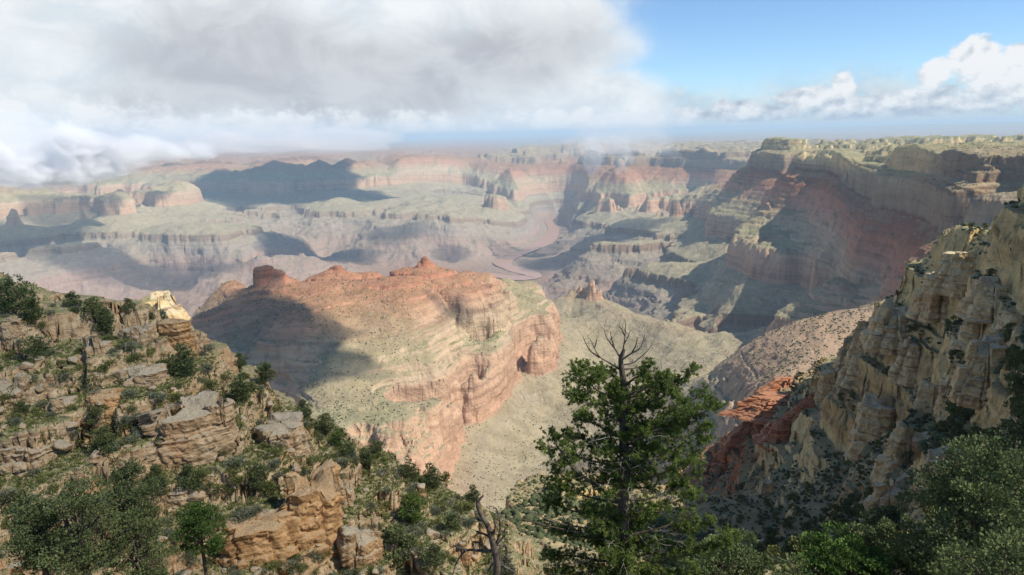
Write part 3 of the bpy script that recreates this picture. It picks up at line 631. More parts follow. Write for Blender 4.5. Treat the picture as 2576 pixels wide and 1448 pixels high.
def juniper(seed, H=4.0, n_leaf=2600, leaf=0.16, lobes=16, spread=0.62, mat=None, hole=0.35, lr=1.0):
    """rounded pinyon/juniper: twisted stems and a lobed crown of small leaf faces, base at the origin"""
    rs = np.random.RandomState(seed); ta, la = Acc(), Acc()
    tips = []
    for k in range(lobes):
        z = H*rs.uniform(0.10, 0.9); rmax = H*spread*0.5*math.sqrt(max(0.12, 1-((z/H-0.42)/0.60)**2)); a = rs.uniform(0, 2*math.pi); r = rmax*rs.uniform(0.35, 1.0)
        tips.append((r*math.cos(a), r*math.sin(a), z))
    tips.append((rs.normal(0, .05)*H, rs.normal(0, .05)*H, H*0.93))
    tube(ta, bend((0, 0, -0.25), (rs.normal(0, .06)*H, rs.normal(0, .06)*H, H*0.75), 7, 0.05, rs), (H*.035, H*.012), 6)
    for tp in tips:
        zb = tp[2]*rs.uniform(0.2, 0.55); tube(ta, bend((0, 0, zb), tp, 5, 0.08, rs, 0.06), (H*.010, H*.003), 4)
    per = n_leaf//len(tips)
    for tp in tips:
        R = H*rs.uniform(0.15, 0.25)*lr; q = rs.normal(0, 1, (per, 3)); q /= np.linalg.norm(q, axis=1)[:, None]
        q[:, 2] *= 0.75; rad = R*rs.uniform(0.35, 1.0, per)**0.6
        C = np.array(tp)+q*rad[:, None]; keep_ = gnoise(C[:, 0]*3.2/H*4+seed, C[:, 2]*3.2/H*4+C[:, 1]*5/H, seed) > -hole
        C = C[keep_]; D = q[keep_]+np.array([0, 0, 0.7])+rs.normal(0, 0.4, C.shape)
        leaves(la, C, D, leaf, leaf*0.42, rs)
    return ta, la
def shrub(seed, H=0.8, n=420, leaf=0.11, flat=0.75):
    rs = np.random.RandomState(seed); la = Acc()
    lob = [(rs.normal(0, H*.18), rs.normal(0, H*.18), H*rs.uniform(.2, .45)) for _ in range(6)]
    for tp in lob:
        m_ = n//6; q = rs.normal(0, 1, (m_, 3)); q /= np.linalg.norm(q, axis=1)[:, None]
        C = np.array(tp)+q*(H*0.42*rs.uniform(0.3, 1, m_)**.5)[:, None]; C[:, 2] = np.maximum(C[:, 2]*flat, 0.0)
        leaves(la, C, q+np.array([0, 0, 0.8]), leaf, leaf*0.33, rs)
    for _ in range(7): tube(la, bend((0, 0, -0.1), (rs.normal(0, H*.4), rs.normal(0, H*.4), H*.7), 3, 0.05, rs), (H*.02, H*.008), 3)
    return la

def boulder(seed, sub=4):
    """angular boulder about 1 m across: a ball cut by planes, bedded and roughened"""
    rs = np.random.RandomState(seed); bm = bmesh.new(); bmesh.ops.create_icosphere(bm, subdivisions=sub, radius=1.0)
    v = np.array([q.co[:] for q in bm.verts]); F = np.array([[q.index for q in f.verts] for f in bm.faces]); bm.free()
    r = np.full(len(v), 1.0); u = v/np.linalg.norm(v, axis=1)[:, None]
    for k in range(13):
        n = rs.normal(0, 1, 3); n[2] *= 1.3 if k < 5 else .5; n /= np.linalg.norm(n); h = rs.uniform(0.5, 0.8)
        c = u@n; r = np.minimum(r, np.where(c > 0.05, h/np.maximum(c, 0.05), 9))
    v = u*r[:, None]*(0.62, 0.55, 0.42)
    v *= (1+0.05*n3(v, 0.3, seed)+0.03*n3(v, 0.1, seed+1))[:, None]
    z = v[:, 2]*9+n3(v, 0.5, seed+3)*0.8; f = z-np.floor(z); v[:, :2] *= (1-0.05*((f < 0.22)))[:, None]
    return v, F
def outcrop(seed, w, h, dep, nu=190, nv=100, layers=7, joints=7, lean=0.0, over_=0.10, taper=0.25):
    """a bedded, jointed crag: width w, height h, depth dep; base centre at the origin"""
    rs = np.random.RandomState(seed); th = np.linspace(0, 2*math.pi, nu, endpoint=False); zc = np.linspace(0, 1, nv)
    U, Z = np.meshgrid(th, zc)
    T_, Zl = U, Z
    # footprint: an irregular polygon; upright joints split it into blocks
    ca, sa = np.cos(T_), np.sin(T_); ns = 7; pa = (np.arange(ns)+rs.uniform(-.28, .28, ns))*2*math.pi/ns; ph = rs.uniform(0.80, 1.0, ns)
    cc = np.cos(T_[..., None]-pa); base = np.min(np.where(cc > 0.15, ph/np.maximum(cc, 0.15), 9), -1); base = np.minimum(base, 1.18)
    jt = np.sort(rs.uniform(0, 2*math.pi, joints)); jw = rs.uniform(0.018, 0.05, joints); jd = rs.uniform(0.10, 0.34, joints)
    Tw = T_+0.06*gnoise(T_*2, Zl*4+seed, seed+3)
    blk = np.searchsorted(jt, Tw.ravel() % (2*math.pi)).reshape(T_.shape) % joints
    e = np.concatenate([[0], np.cumsum(rs.uniform(0.25, 1.5, layers)**1.7)]); e /= e[-1]
    zw = Zl+0.02*np.sin(T_+seed)+0.012*gnoise(T_*3, T_*0+seed, seed)+rs.uniform(-.025, .025, joints)[blk]
    lay = np.clip(np.searchsorted(e, zw.ravel(), side='right')-1, 0, layers-1).reshape(T_.shape)
    lo = e[lay]; hi = e[np.minimum(lay+1, layers)]; f = np.clip((zw-lo)/(hi-lo+1e-6), 0, 1)
    loff = rs.uniform(-over_, over_, layers)[lay]+rs.uniform(-0.13, 0.10, (joints, layers))[blk, lay]+rs.uniform(-.12, .06, joints)[blk]
    rr = base*(1+loff+taper*(0.5-Zl))
    rr -= (rs.uniform(0.0, 0.09, layers)[lay])*np.exp(-(f*(hi-lo)*h/(0.05*h+0.1))**2)
    for a, b, c in zip(jt, jw, jd):
        dd_ = (Tw-a+math.pi) % (2*math.pi)-math.pi; rr -= c*np.exp(-(dd_/b)**2)*(0.25+0.75*(((lay*7+int(a*10)) % 3) > 0))
    rr += 0.05*(hash2((U*9).astype(int), (zw*h/w*14).astype(int), seed) % 5 == 0)*(f > .1)
    topc = np.array(rs.uniform(0.72, 1.0, joints))[blk]
    X = rr*ca*w/2; Y = rr*sa*dep/2; Zz = Zl*h*topc+lean*X
    X += Zl*h*rs.uniform(-.06, .06); V = np.stack([X, Y, Zz], -1)
    flat = V.reshape(-1, 3); s_ = w/6
    dsp = 0.22*n3(flat, s_*1.1, seed)+0.13*n3(flat, s_*0.4, seed+5)+0.07*n3(flat, s_*0.15, seed+9)
    flat = flat+np.c_[(ca.ravel()*dsp*w/9), (sa.ravel()*dsp*w/9), np.abs(dsp)*h*0.02]
    idx = np.arange(nu*nv).reshape(nv, nu); nx = np.roll(idx, -1, 1)
    F = [np.stack([idx[:-1], nx[:-1], nx[1:], idx[1:]], -1).reshape(-1, 4)]
    # rough cap of rings
    V_ = [flat]; last = flat.reshape(nv, nu, 3)[-1]; c0 = last.mean(0); n0 = nu*nv; prev = idx[-1]
    for k, q in enumerate((0.8, 0.6, 0.4, 0.2, 0.03)):
        ring = c0+(last-c0)*q; ring[:, 2] = last[:, 2]*q**.5+(c0[2]+h*0.02)*(1-q**.5)+h*0.035*gnoise(ring[:, 0]/s_, ring[:, 1]/s_, seed+k)
        V_.append(ring); cur = np.arange(nu)+n0+k*nu; F.append(np.stack([prev, np.roll(prev, -1), np.roll(cur, -1), cur], -1)); prev = cur
    return np.concatenate(V_), np.concatenate(F)
def n3(p, s, seed):
    return (gnoise(p[:, 0]/s+p[:, 2]/s*0.61+seed, p[:, 1]/s-p[:, 2]/s*0.43, seed)+gnoise(p[:, 1]/s+9.1, p[:, 2]/s+p[:, 0]/s*0.37+seed, seed+7))*0.6

# ------------------------------------------------------------------ protos and placing
def empty(name, loc, rz=0.0, sc=1.0):
    o = bpy.data.objects.new(name, None); COL.objects.link(o); o.location = loc; o.rotation_euler = (0, 0, rz); o.scale = (sc,)*3; o.empty_display_size = 0.5; return o
def juniper_thing(seed, mat, name='juniper_tree', **kw):
    r = empty(name, (0, 0, 0)); ta, la = juniper(seed, **kw)
    ta.build('trunk', M_BARK, r); la.build('crown', mat, r, smooth=False); return r
def copy_tree(o, loc, rz, sc, mat=None):
    c = o.copy(); COL.objects.link(c); c.location = loc; c.rotation_euler = (0, 0, rz); c.scale = (sc,)*3
    for ch in o.children:
        d = ch.copy(); COL.objects.link(d); d.parent = c
        if mat and ch.name.startswith('crown'):
            d.data = mat
    return c
rs = np.random.RandomState(77); random.seed(5)
used = set()
def place(proto, key, loc, rz, sc, label, cat, group=None):
    if key not in used: used.add(key); o = proto; o.location = loc; o.rotation_euler = (0, 0, rz); o.scale = (sc,)*3
    else: o = copy_tree(proto, loc, rz, sc)
    tag(o, label, cat, group); return o
JUN = [juniper_thing(100+k, M_JUN, H=4.0, spread=s, lobes=l, n_leaf=5200, leaf=0.22, hole=0.08) for k, (s, l) in enumerate(((0.75, 20), (0.95, 24), (0.6, 16), (0.85, 14)))]
JUB = [juniper_thing(120+k, M_JUNB, H=4.0, spread=s, lobes=l, n_leaf=4600, leaf=0.22, hole=0.08) for k, (s, l) in enumerate(((0.9, 20), (0.7, 16)))]

def tree_at(x, ybase, hpx, label, group=None, kind=0, bright=False, i=0, cat='tree', wide=1.0):
    p = hit(x, ybase); d = math.hypot(p.x, p.y); H = hpx*p.length/FPX/0.93*rs.uniform(.8, .95)
    pr = (JUB if bright else JUN)[kind]
    o = place(pr, ('B' if bright else 'J', kind), (p.x, p.y, p.z-0.15), rs.uniform(0, 6.28), H/4.0, label, cat, group)
    o.scale = (H/4*wide, H/4*wide, H/4); return o
# left hill: trees one can point to
L1 = [(40, 790, 76, 'dark juniper at the far left top of the near hillside', 1), (80, 815, 56, 'rounded juniper just right of the leftmost dark tree on the hilltop', 0),
      (185, 775, 42, 'small juniper standing alone on the grassy hilltop skyline', 3), (240, 815, 62, 'broad dark juniper above the first pale ledges of the hilltop', 1),
      (275, 845, 60, 'juniper beside the broad dark one, leaning over the upper ledge', 0), (325, 790, 38, 'slim juniper on the skyline left of the orange crag', 2),
      (437, 800, 26, 'little juniper on top of the orange crag', 0), (380, 806, 22, 'low juniper on the flat ledge below the pale rock knob', 3), (463, 945, 72, 'upright dark juniper at the foot of the orange crag', 2),
      (605, 925, 40, 'small juniper on the descending edge right of the orange crag', 2), (612, 1010, 70, 'tall juniper on the slope behind the big bedded crag', 2),
      (668, 970, 60, 'two-topped juniper on the edge of the hillside', 0), (765, 1050, 52, 'juniper on the edge above the rounded boulder stack', 2),
      (820, 1095, 60, 'dense juniper clump below the rounded boulder stack', 1), (855, 1120, 45, 'bright green juniper at the right end of the dense clump', 0), (945, 1150, 46, 'grey-green juniper on the orange soil edge', 3),
      (880, 1145, 40, 'low green juniper on the orange soil', 1), (920, 1180, 48, 'olive juniper below the orange soil patch', 0), (1030, 1210, 55, 'juniper in the middle of the lower skyline edge', 3),
      (1083, 1225, 62, 'tallest juniper on the lower skyline edge', 2), (1120, 1225, 34, 'bright juniper right of the tallest one on the lower edge', 1), (1190, 1270, 50, 'last juniper on the edge above the dead snag', 2),
      (480, 1240, 60, 'dark juniper tucked under the big bedded crag', 2), (400, 1260, 50, 'juniper left of the hollow below the big crag', 1), (650, 1240, 66, 'grey juniper above the broken brown cliff', 3),
      (240, 1075, 40, 'small dark juniper on the middle ledge', 3), (395, 1215, 44, 'juniper on the shaded lower ledge', 0), (90, 905, 48, 'grey juniper among pale boulders on the left', 1), (60, 1040, 30, 'low juniper at the left edge beside white boulders', 3), (270, 1150, 70, 'juniper behind the bushy pair at lower left', 0)]
bright_ix = {15: 0, 20: 1}
for i, (x, y, hp, lb, kd) in enumerate(L1):
    if i in (14, 20): tree_at(x, y, hp, lb, kind=i % 2, bright=True)
    else: tree_at(x, y, hp, lb, kind=kd)
tree_at(1040, 1310, 68, 'bright green rounded bush on the lower slope', kind=0, bright=True, cat='tree')
tree_at(1135, 1340, 52, 'grey-green bush below the bright rounded bush', kind=0)
tree_at(1000, 1440, 110, 'grey juniper at the bottom beside the stacked slabs', kind=3)
tree_at(1090, 1446, 70, 'grey juniper at the bottom left of the dead snag', kind=0)

# bigger trees at lower left (closer, more leaf)
def big_juniper(seed, x, ytop, d, hh, label, spread=0.7, mat=None, n=15000, leaf=0.18, lobes=40, sink=0.0):
    r = px_ray(x, ytop); h = math.hypot(r[0], r[1]); ztop = r[2]/h*d; X, Y = r[0]/h*d, r[1]/h*d
    o = empty('pinyon_tree', (X, Y, ztop-hh), 0); ta, la = juniper(seed, H=hh, n_leaf=n, leaf=leaf, lobes=lobes, spread=spread, hole=0.12, lr=0.66)
    ta.build('trunk', M_BARK, o); la.build('crown', mat or M_JUN, o, smooth=False)
    g = float(zat(X, Y))
    if g < ztop-hh-0.3:
        a = Acc(); tube(a, [(0, 0, g-0.3-(ztop-hh)), (0.1, 0, (g-(ztop-hh))*0.5), (0, 0, 0.4)], (hh*.04, hh*.035), 7); a.build('stem', M_BARK, o)
    tag(o, label, 'tree'); return o
big_juniper(201, 175, 1190, 62, 9.0, 'large dark pinyon at lower left reaching the bottom of the photo', 0.6)
big_juniper(202, 315, 1172, 74, 6.2, 'bushy pinyon with rounded top right of the large lower left one', 0.7)
big_juniper(203, 335, 1300, 60, 7.5, 'lower pinyon at the bottom beneath the bushy rounded one', 0.6)
big_juniper(204, 495, 1270, 72, 5.2, 'green pinyon at the foot of the broken brown cliff', 0.85, M_JUNB)
big_juniper(205, 80, 1250, 64, 6.5, 'pinyon at the lower left corner behind the large dark one', 0.5)
# lower right trees, close
big_juniper(211, 2150, 1362, 34, 4.6, 'leafy bright tree at the bottom right of centre', 1.25, M_JUNB, 32000, 0.14, 60)
big_juniper(212, 2510, 1112, 36, 9.0, 'tall shaded tree at the right edge of the photo', 0.62, M_JUN, 44000, 0.14, 70)
big_juniper(213, 2370, 1360, 34, 5.5, 'dark tree at the bottom right between the bright one and the tall one', 1.0, M_JUN, 30000, 0.14, 50)
big_juniper(214, 1830, 1362, 28, 4.2, 'shrubby green tree at the bottom right of the big conifer', 1.1, M_JUN, 28000, 0.11, 50)
big_juniper(215, 1990, 1412, 30, 4.0, 'low dark tree at the bottom edge, left of the leafy bright one', 1.1, M_JUN, 18000, 0.12, 40)
big_juniper(216, 2570, 1370, 24, 5.0, 'dark foliage in the bottom right corner', 1.0, M_JUN, 24000, 0.11, 50)

for key, grp in (('J', JUN), ('B', JUB)):
    for i_, r_ in enumerate(grp):
        if (key, i_) not in used:
            for c_ in list(r_.children): bpy.data.objects.remove(c_)
            bpy.data.objects.remove(r_)
# shrubs over the left hill
SH = [shrub(300+k, n=420+60*k) for k in range(3)]
SHO = []
for k, (a, m_) in enumerate(zip(SH*2, (M_SAGE, M_OLIVE, M_SAGE, M_OLIVE, M_SAGE, M_OLIVE))): SHO.append(a.build('sagebrush' if m_ is M_SAGE else 'shrub', m_, None, smooth=False))
crest_x = [-200, 0, 200, 330, 450, 490, 600, 680, 760, 850, 950, 1050, 1150, 1220, 1290]; crest_y = [690, 722, 760, 788, 800, 850, 930, 985, 1050, 1100, 1148, 1203, 1245, 1320, 1448]
cnt = {M_SAGE.name: 0, M_OLIVE.name: 0}
k = 0
while k < 580:
    x = rs.uniform(-20, 1290); yc = np.interp(x, crest_x, crest_y); y = yc+6+(1470-yc)*rs.uniform(0, 1)**1.1
    if y > 1470: continue
    p = hit(x, y); dn = gnoise(np.array([p.x/9.0]), np.array([p.y/9.0]), 12)[0]
    if dn < rs.uniform(-0.75, 0.25): continue
    q = int(rs.randint(0, 6)); sc = rs.uniform(0.7, 1.2)*(2.2 if rs.rand() < 0.2 else 1.5)
    olive = SHO[q].data.materials[0] == M_OLIVE
    if cnt[SHO[q].data.materials[0].name] >= 290: k += 0.2; continue
    cnt[SHO[q].data.materials[0].name] += 1
    lb, gr = (('olive green shrub among the ledges of the near hillside', 'olive shrubs on the near hillside') if olive else ('grey-green sage bush among the ledges of the near hillside', 'grey sage bushes on the near hillside'))
    o = place(SHO[q], ('S', q), (p.x, p.y, p.z-0.05), rs.uniform(0, 6.28), sc, lb, 'shrub' if olive else 'sagebrush', gr); k += 1
# small far-left-hill scrub and grass as ground cover
ga = Acc()
for _ in range(15000):
    x = rs.uniform(-60, 1290); yc = np.interp(x, crest_x, crest_y); y = yc+(1500-yc)*rs.uniform(0, 1)
    r = px_ray(x, y); d_ = np.interp(y, [yc, 1500], [118, 90])+rs.normal(0, 2); h = math.hypot(r[0], r[1]); X, Y = r[0]/h*d_, r[1]/h*d_
    C = np.array([[X, Y, float(zat(X, Y))]])+rs.normal(0, 0.12, (9, 3))*(1, 1, 0.2); leaves(ga, C, np.array([[0, 0, 1.0]])+rs.normal(0, .5, (9, 3)), 0.28, 0.07, rs)
tag(ga.build('grass', M_OLIVE, None, smooth=False), kind='stuff')

# boulders on the left hill
BO = []
for k in range(6):
    v, F = boulder(400+k); BO.append(mesh_np('boulder', v, F, M_ROCK))
k = 0
while k < 240:
    x = rs.uniform(-20, 1290); yc = np.interp(x, crest_x, crest_y); y = yc+3+(1460-yc)*rs.uniform(0, 1)
    p = hit(x, y); q = k % 6; sc = 0.5+1.9*rs.rand()**3.0
    o = place(BO[q], ('R', q), (p.x, p.y, p.z+0.1*sc), rs.uniform(0, 6.28), sc, 'pale weathered boulder among the shrubs of the near hillside', 'boulder', 'boulders strewn over the near hillside'); o.rotation_euler = (rs.normal(0, .25), rs.normal(0, .25), rs.uniform(0, 6.28))
    k += 1
# crags of the left hill: x, top y, bottom y, width (picture), depth share, layers, label
CR = [(444, 796, 885, 84, .8, 6, 'square orange-brown crag on the skyline of the near hillside'), (345, 812, 884, 100, .6, 5, 'pale jointed ledge left of the orange crag'), (240, 832, 918, 74, .7, 5, 'short two-tone crag below the broad dark juniper'),
      (22, 790, 850, 60, .7, 4, 'ledge of pale rock at the far left of the hilltop'), (345, 922, 990, 120, .5, 4, 'long overhanging ledge in the middle of the upper slope'), (265, 975, 1030, 110, .5, 4, 'lower left end of the long overhanging ledge'),
      (470, 1003, 1165, 185, .6, 7, 'big bedded orange crag in the middle of the hillside'), (552, 985, 1150, 80, .7, 9, 'tall jointed buttress right of the big bedded crag'), (705, 1042, 1148, 128, .8, 5, 'rounded dark stack of boulders near the edge of the hill'),
      (655, 1268, 1470, 225, .6, 11, 'broken brown cliff at the bottom of the hillside'), (768, 1172, 1430, 165, .7, 11, 'vertical jointed cliff corner with a thin overhanging cap'), (865, 1212, 1300, 56, .8, 3, 'tilted slab leaning beside the vertical cliff'),
      (905, 1322, 1460, 104, .9, 6, 'stacked flat grey slabs at the bottom of the hill'), (33, 940, 1045, 84, .8, 5, 'white-grey boulder pile at the left edge'), (52, 1110, 1180, 120, .7, 5, 'pale bedded ledge at the left edge, lower down'), (320, 1128, 1185, 100, .6, 4, 'pinkish ledge above the bushy pair at lower left'),
      (150, 995, 1045, 74, .8, 4, 'blocky grey boulder resting on the middle ledge'), (452, 1215, 1262, 80, .6, 4, 'sloping ledge right of the bushy pinyon'), (600, 880, 915, 46, .8, 4, 'small ledge on the descending edge'), (130, 1260, 1330, 90, .7, 5, 'ledge partly hidden by the large lower left pinyon'), (395, 770, 800, 120, .7, 3, 'flat capstone on the skyline beneath the pale knob')]
M_ORANGE = near_mat('orange_stained_limestone', True); M_RED = near_mat('red_ledge_rock', True)
for m_, (kr, kg, kb_) in ((M_ORANGE, (1.12, .92, .72)), (M_RED, (1.0, .56, .42))):
    for nd in m_.node_tree.nodes:
        if nd.type == 'VALTORGB':
            for e in nd.color_ramp.elements: c = e.color; e.color = (c[0]*kr, c[1]*kg, c[2]*kb_, 1)
        if nd.type == 'TEX_NOISE' and m_ is M_RED: nd.inputs['Scale'].default_value *= 0.3
        if nd.type == 'MIX' and m_ is M_RED and not nd.inputs[7].is_linked:
            c = nd.inputs[7].default_value
            if c[0] < 1: nd.inputs[7].default_value = (c[0]*kr, c[1]*kg, c[2]*kb_, 1)
for i, (x, yt, yb, wpx, ds, ly, lb) in enumerate(CR):
    p = hit(x, (yt+yb*2)/3); L = p.length; wm_ = wpx*L/FPX*0.98; hm_ = (yb-yt)*L/FPX*1.02
    r = px_ray(x, yt); h = math.hypot(r[0], r[1]); d_ = math.hypot(p.x, p.y)+0.1*wm_*ds; zt = r[2]/h*d_
    X, Y = r[0]/h*d_, r[1]/h*d_; hh = hm_*1.15+0.8
    v, F = outcrop(500+i, wm_, hh, max(wm_*ds, 1.5), layers=ly, joints=6+i % 4)
    o = mesh_np('rock_outcrop', v, F, M_ORANGE if i in (0, 5, 9, 10) else M_ROCK, smooth=False); o.location = (X, Y, zt-hh); o.rotation_euler = (0, 0, math.atan2(-X, Y)+rs.uniform(-.25, .25)); tag(o, lb, 'rock outcrop')

# pale knob behind the skyline
r = px_ray(402, 731); h = math.hypot(r[0], r[1]); d_ = 330; zt = r[2]/h*d_
v, F = outcrop(560, 24, 40, 22, layers=9, joints=5, over_=0.05); k_ = 1-0.62*np.clip(v[:, 2:3]/40-0.55, 0, 1)/0.45; v[:, :2] *= k_
M_PALE = near_mat('pale_cream_limestone', True)
for nd in M_PALE.node_tree.nodes:
    if nd.type == 'VALTORGB':
        for e in nd.color_ramp.elements: c = e.color; e.color = (min(.68, c[0]*1.1+.12), min(.56, c[1]*1.08+.09), min(.38, c[2]*1.0+.04), 1)
    if nd.type == 'TEX_NOISE': nd.inputs['Scale'].default_value *= 0.4
o = mesh_np('pinnacle', v, F, M_PALE, smooth=False); o.location = (r[0]/h*d_, r[1]/h*d_, zt-40); tag(o, 'pale sunlit rock knob rising behind the orange crag', 'rock')

# crags of the right spur
CR2 = [(2085, 925, 985, 44, 'small pale pinnacle at the low end of the right ridge', 5), (2130, 868, 950, 62, 'sunlit cream crag above the red ledges', 6), (2190, 800, 925, 96, 'large sunlit cream crag on the right ridge', 9), (2262, 768, 850, 104, 'bedded cream crag right of the large sunlit one', 7),
       (2368, 676, 765, 92, 'jagged cream crag high on the right ridge', 7), (2330, 720, 770, 50, 'small crag at the notch of the right ridge', 5), (2440, 630, 705, 110, 'broken pale crag on the skyline of the right ridge', 6), (2510, 700, 770, 90, 'yellowish ledge below the upper right skyline', 5), (2300, 850, 930, 70, 'cream block standing above the shaded gully', 6),
       (2225, 1000, 1125, 104, 'grey-brown shaded cliff block above the red slope', 8), (2412, 905, 1010, 62, 'bright white-topped pillar in the right slope', 6), (2500, 850, 965, 110, 'reddish-brown bedded cliff near the right edge', 8), (2300, 1060, 1215, 90, 'brown buttress below the white-topped pillar', 9), (2250, 1200, 1330, 110, 'tall cracked cliff above the bottom right trees', 9), (2400, 1130, 1280, 130, 'orange-stained cliff left of the tall edge tree', 8),
       (1926, 1208, 1260, 34, 'lone pinnacle with a sunlit head in the shaded slope', 4), (1911, 1352, 1392, 32, 'bright boulder at the foot of the shaded slope', 3), (2560, 780, 850, 80, 'pale ledge at the right edge under the skyline', 5), (2470, 790, 850, 70, 'shrubby ledge in the upper right slope', 5), (2350, 960, 1050, 60, 'narrow pale rib in the right slope', 6)]
for i, (x, yt, yb, wpx, lb, ly) in enumerate(CR2):
    p = hit(x, (yt+yb*2)/3, 60); L = p.length; wm_ = wpx*L/FPX; hm_ = (yb-yt)*L/FPX
    r = px_ray(x, yt); h = math.hypot(r[0], r[1]); d_ = math.hypot(p.x, p.y)+0.12*wm_; zt = r[2]/h*d_; hh = hm_*1.25
    v, F = outcrop(600+i, wm_*1.15, hh, wm_*0.9, layers=ly, joints=9, over_=0.05, taper=0.7)
    o = mesh_np('rock_outcrop', v, F, M_PALE, smooth=False); o.location = (r[0]/h*d_, r[1]/h*d_, zt-hh); o.rotation_euler = (0, 0, rs.uniform(-.5, .5)); tag(o, lb, 'rock outcrop')

CR3 = [(1990, 945, 985, 120, 'uppermost red ledge below the low end of the right ridge', 5), (1955, 985, 1032, 150, 'broad red ledge in the sunlit red slope', 6), (1915, 1036, 1095, 130, 'thick red ledge at the left edge of the red slope', 7), (2045, 992, 1040, 90, 'red ledge beside the shadow line of the red slope', 5), (1985, 1050, 1100, 120, 'lower red ledge above the shaded slope', 6), (1850, 1085, 1140, 80, 'outermost red ledge next to the big conifer', 5)]
for i, (x, yt, yb, wpx, lb, ly) in enumerate(CR3):
    p = hit(x, (yt+yb*2)/3, 60); L = p.length; wm_ = wpx*L/FPX; hm_ = (yb-yt)*L/FPX
    r = px_ray(x, yt); h = math.hypot(r[0], r[1]); d_ = math.hypot(p.x, p.y)+0.12*wm_; zt = r[2]/h*d_; hh = hm_*1.25
    v, F = outcrop(660+i, wm_*1.1, hh, wm_*0.6, layers=ly+3, joints=9, over_=0.05, taper=0.9)
    o = mesh_np('rock_ledge', v, F, M_RED, smooth=False); o.location = (r[0]/h*d_, r[1]/h*d_, zt-hh); o.rotation_euler = (0, 0, rs.uniform(-.4, .4)); tag(o, lb, 'rock ledge')

# junipers over the right spur, one by one
JS = []
for k in range(4):
    ta, la = juniper(700+k, H=3.2, n_leaf=900, leaf=0.32, lobes=10, spread=0.95); V1, F1 = ta.arr(); V2, F2 = la.arr()
    JS.append(mesh_np('juniper_bush', np.concatenate([V1, V2]), np.concatenate([F1, F2+len(V1)]), M_JUN if k % 2 else M_OLIVE, smooth=False))
k = 0; tries = 0
while k < 280 and tries < 4000:
    tries += 1
    x = rs.uniform(1780, 2590); y = rs.uniform(560, 1440); p = hit(x, y, 80, 2600); d_ = math.hypot(p.x, p.y)
    if d_ > 1000 or d_ < 95: continue
    e_ = 1.5; s_ = math.hypot(float(zat(p.x+e_, p.y)-zat(p.x-e_, p.y)), float(zat(p.x, p.y+e_)-zat(p.x, p.y-e_)))/(2*e_)
    if s_ > 2.2: continue
    q = k % 4
    o = place(JS[q], ('JS', q), (p.x, p.y, p.z-0.2), rs.uniform(0, 6.28), rs.uniform(0.8, 1.6), 'dark juniper bush dotted over the steep right-hand slope', 'bush', 'juniper bushes on the right-hand slope'); k += 1

# far scrub: thousands of bushes on the benches and slopes, one mass
def scrub_mass(name, N, d0, d1, r0_, r1_, seed, th0=-0.66, th1=0.66, smax=0.95):
    rq = np.random.RandomState(seed); th = rq.uniform(th0, th1, N); d_ = np.exp(rq.uniform(math.log(d0), math.log(d1), N)); X = np.sin(th)*d_; Y = np.cos(th)*d_
    e_ = np.maximum(d_*0.004, 1.0); Z = zat(X, Y); s_ = np.hypot(zat(X+e_, Y)-Z, zat(X, Y+e_)-Z)/e_
    dn = gnoise(X/90, Y/90, 5)+0.6*gnoise(X/23, Y/23, 6)
    ok = (s_ < smax) & (dn > rq.uniform(-0.8, 0.5, N)) & ~((Z < -1000)) & (rq.rand(N) < np.where(Z < -780, 0.5, 1.0))
    X, Y, Z = X[ok], Y[ok], Z[ok]; n = len(X); R = rq.uniform(r0_, r1_, n)*rq.uniform(0.6, 1.0, n)
    bm = bmesh.new(); bmesh.ops.create_icosphere(bm, subdivisions=1, radius=1.0); v = np.array([q.co[:] for q in bm.verts]); F = np.array([[q.index for q in f.verts] for f in bm.faces]); bm.free()
    V = v[None]*(R[:, None, None]*rq.uniform(0.6, 1.3, (n, len(v), 1)))*np.array([1, 1, .8]); V += np.stack([X, Y, Z+R*0.3], -1)[:, None]
    FF = (F[None]+(np.arange(n)*len(v))[:, None, None]).reshape(-1, 3)
    tag(mesh_np(name, V.reshape(-1, 3), FF, M_FARSCRUB, smooth=False), kind='stuff')
scrub_mass('scrub', 60000, 1000, 3300, 1.1, 2.7, 1)
scrub_mass('scrub', 30000, 170, 1000, 0.5, 1.6, 2, -0.05, 0.66, 1.7)

# ------------------------------------------------------------------ the big conifer and the dead snag
rs = np.random.RandomState(9)
TD = 15.0
def w_(x, y, d): r = px_ray(x, y); h = math.hypot(r[0], r[1]); return np.array([r[0]/h*d, r[1]/h*d, r[2]/h*d])
base = w_(1562, 1448, TD); gz = float(zat(base[0], base[1]))
root = np.array([base[0], base[1], gz-0.3]); tree = empty('conifer_tree', Vector(root)); O = root
TR = [root, w_(1560, 1448, TD), w_(1566, 1300, TD), w_(1572, 1180, TD), w_(1568, 1080, TD+.1), w_(1572, 1000, TD+.1), w_(1566, 940, TD), w_(1560, 905, TD), w_(1570, 880, TD)]
ta, tw, la, dl = Acc(), Acc(), Acc(), Acc()
tube(ta, smooth_line(TR)-O, (.17, .15, .125, .10, .075, .055, .035), 9)
def trunk_at(y):
    ys = [1448, 1300, 1180, 1080, 1000, 940, 905, 880]; P_ = np.array(TR[1:]); return np.array([np.interp(-y, [-q for q in ys], P_[:, k]) for k in range(3)])
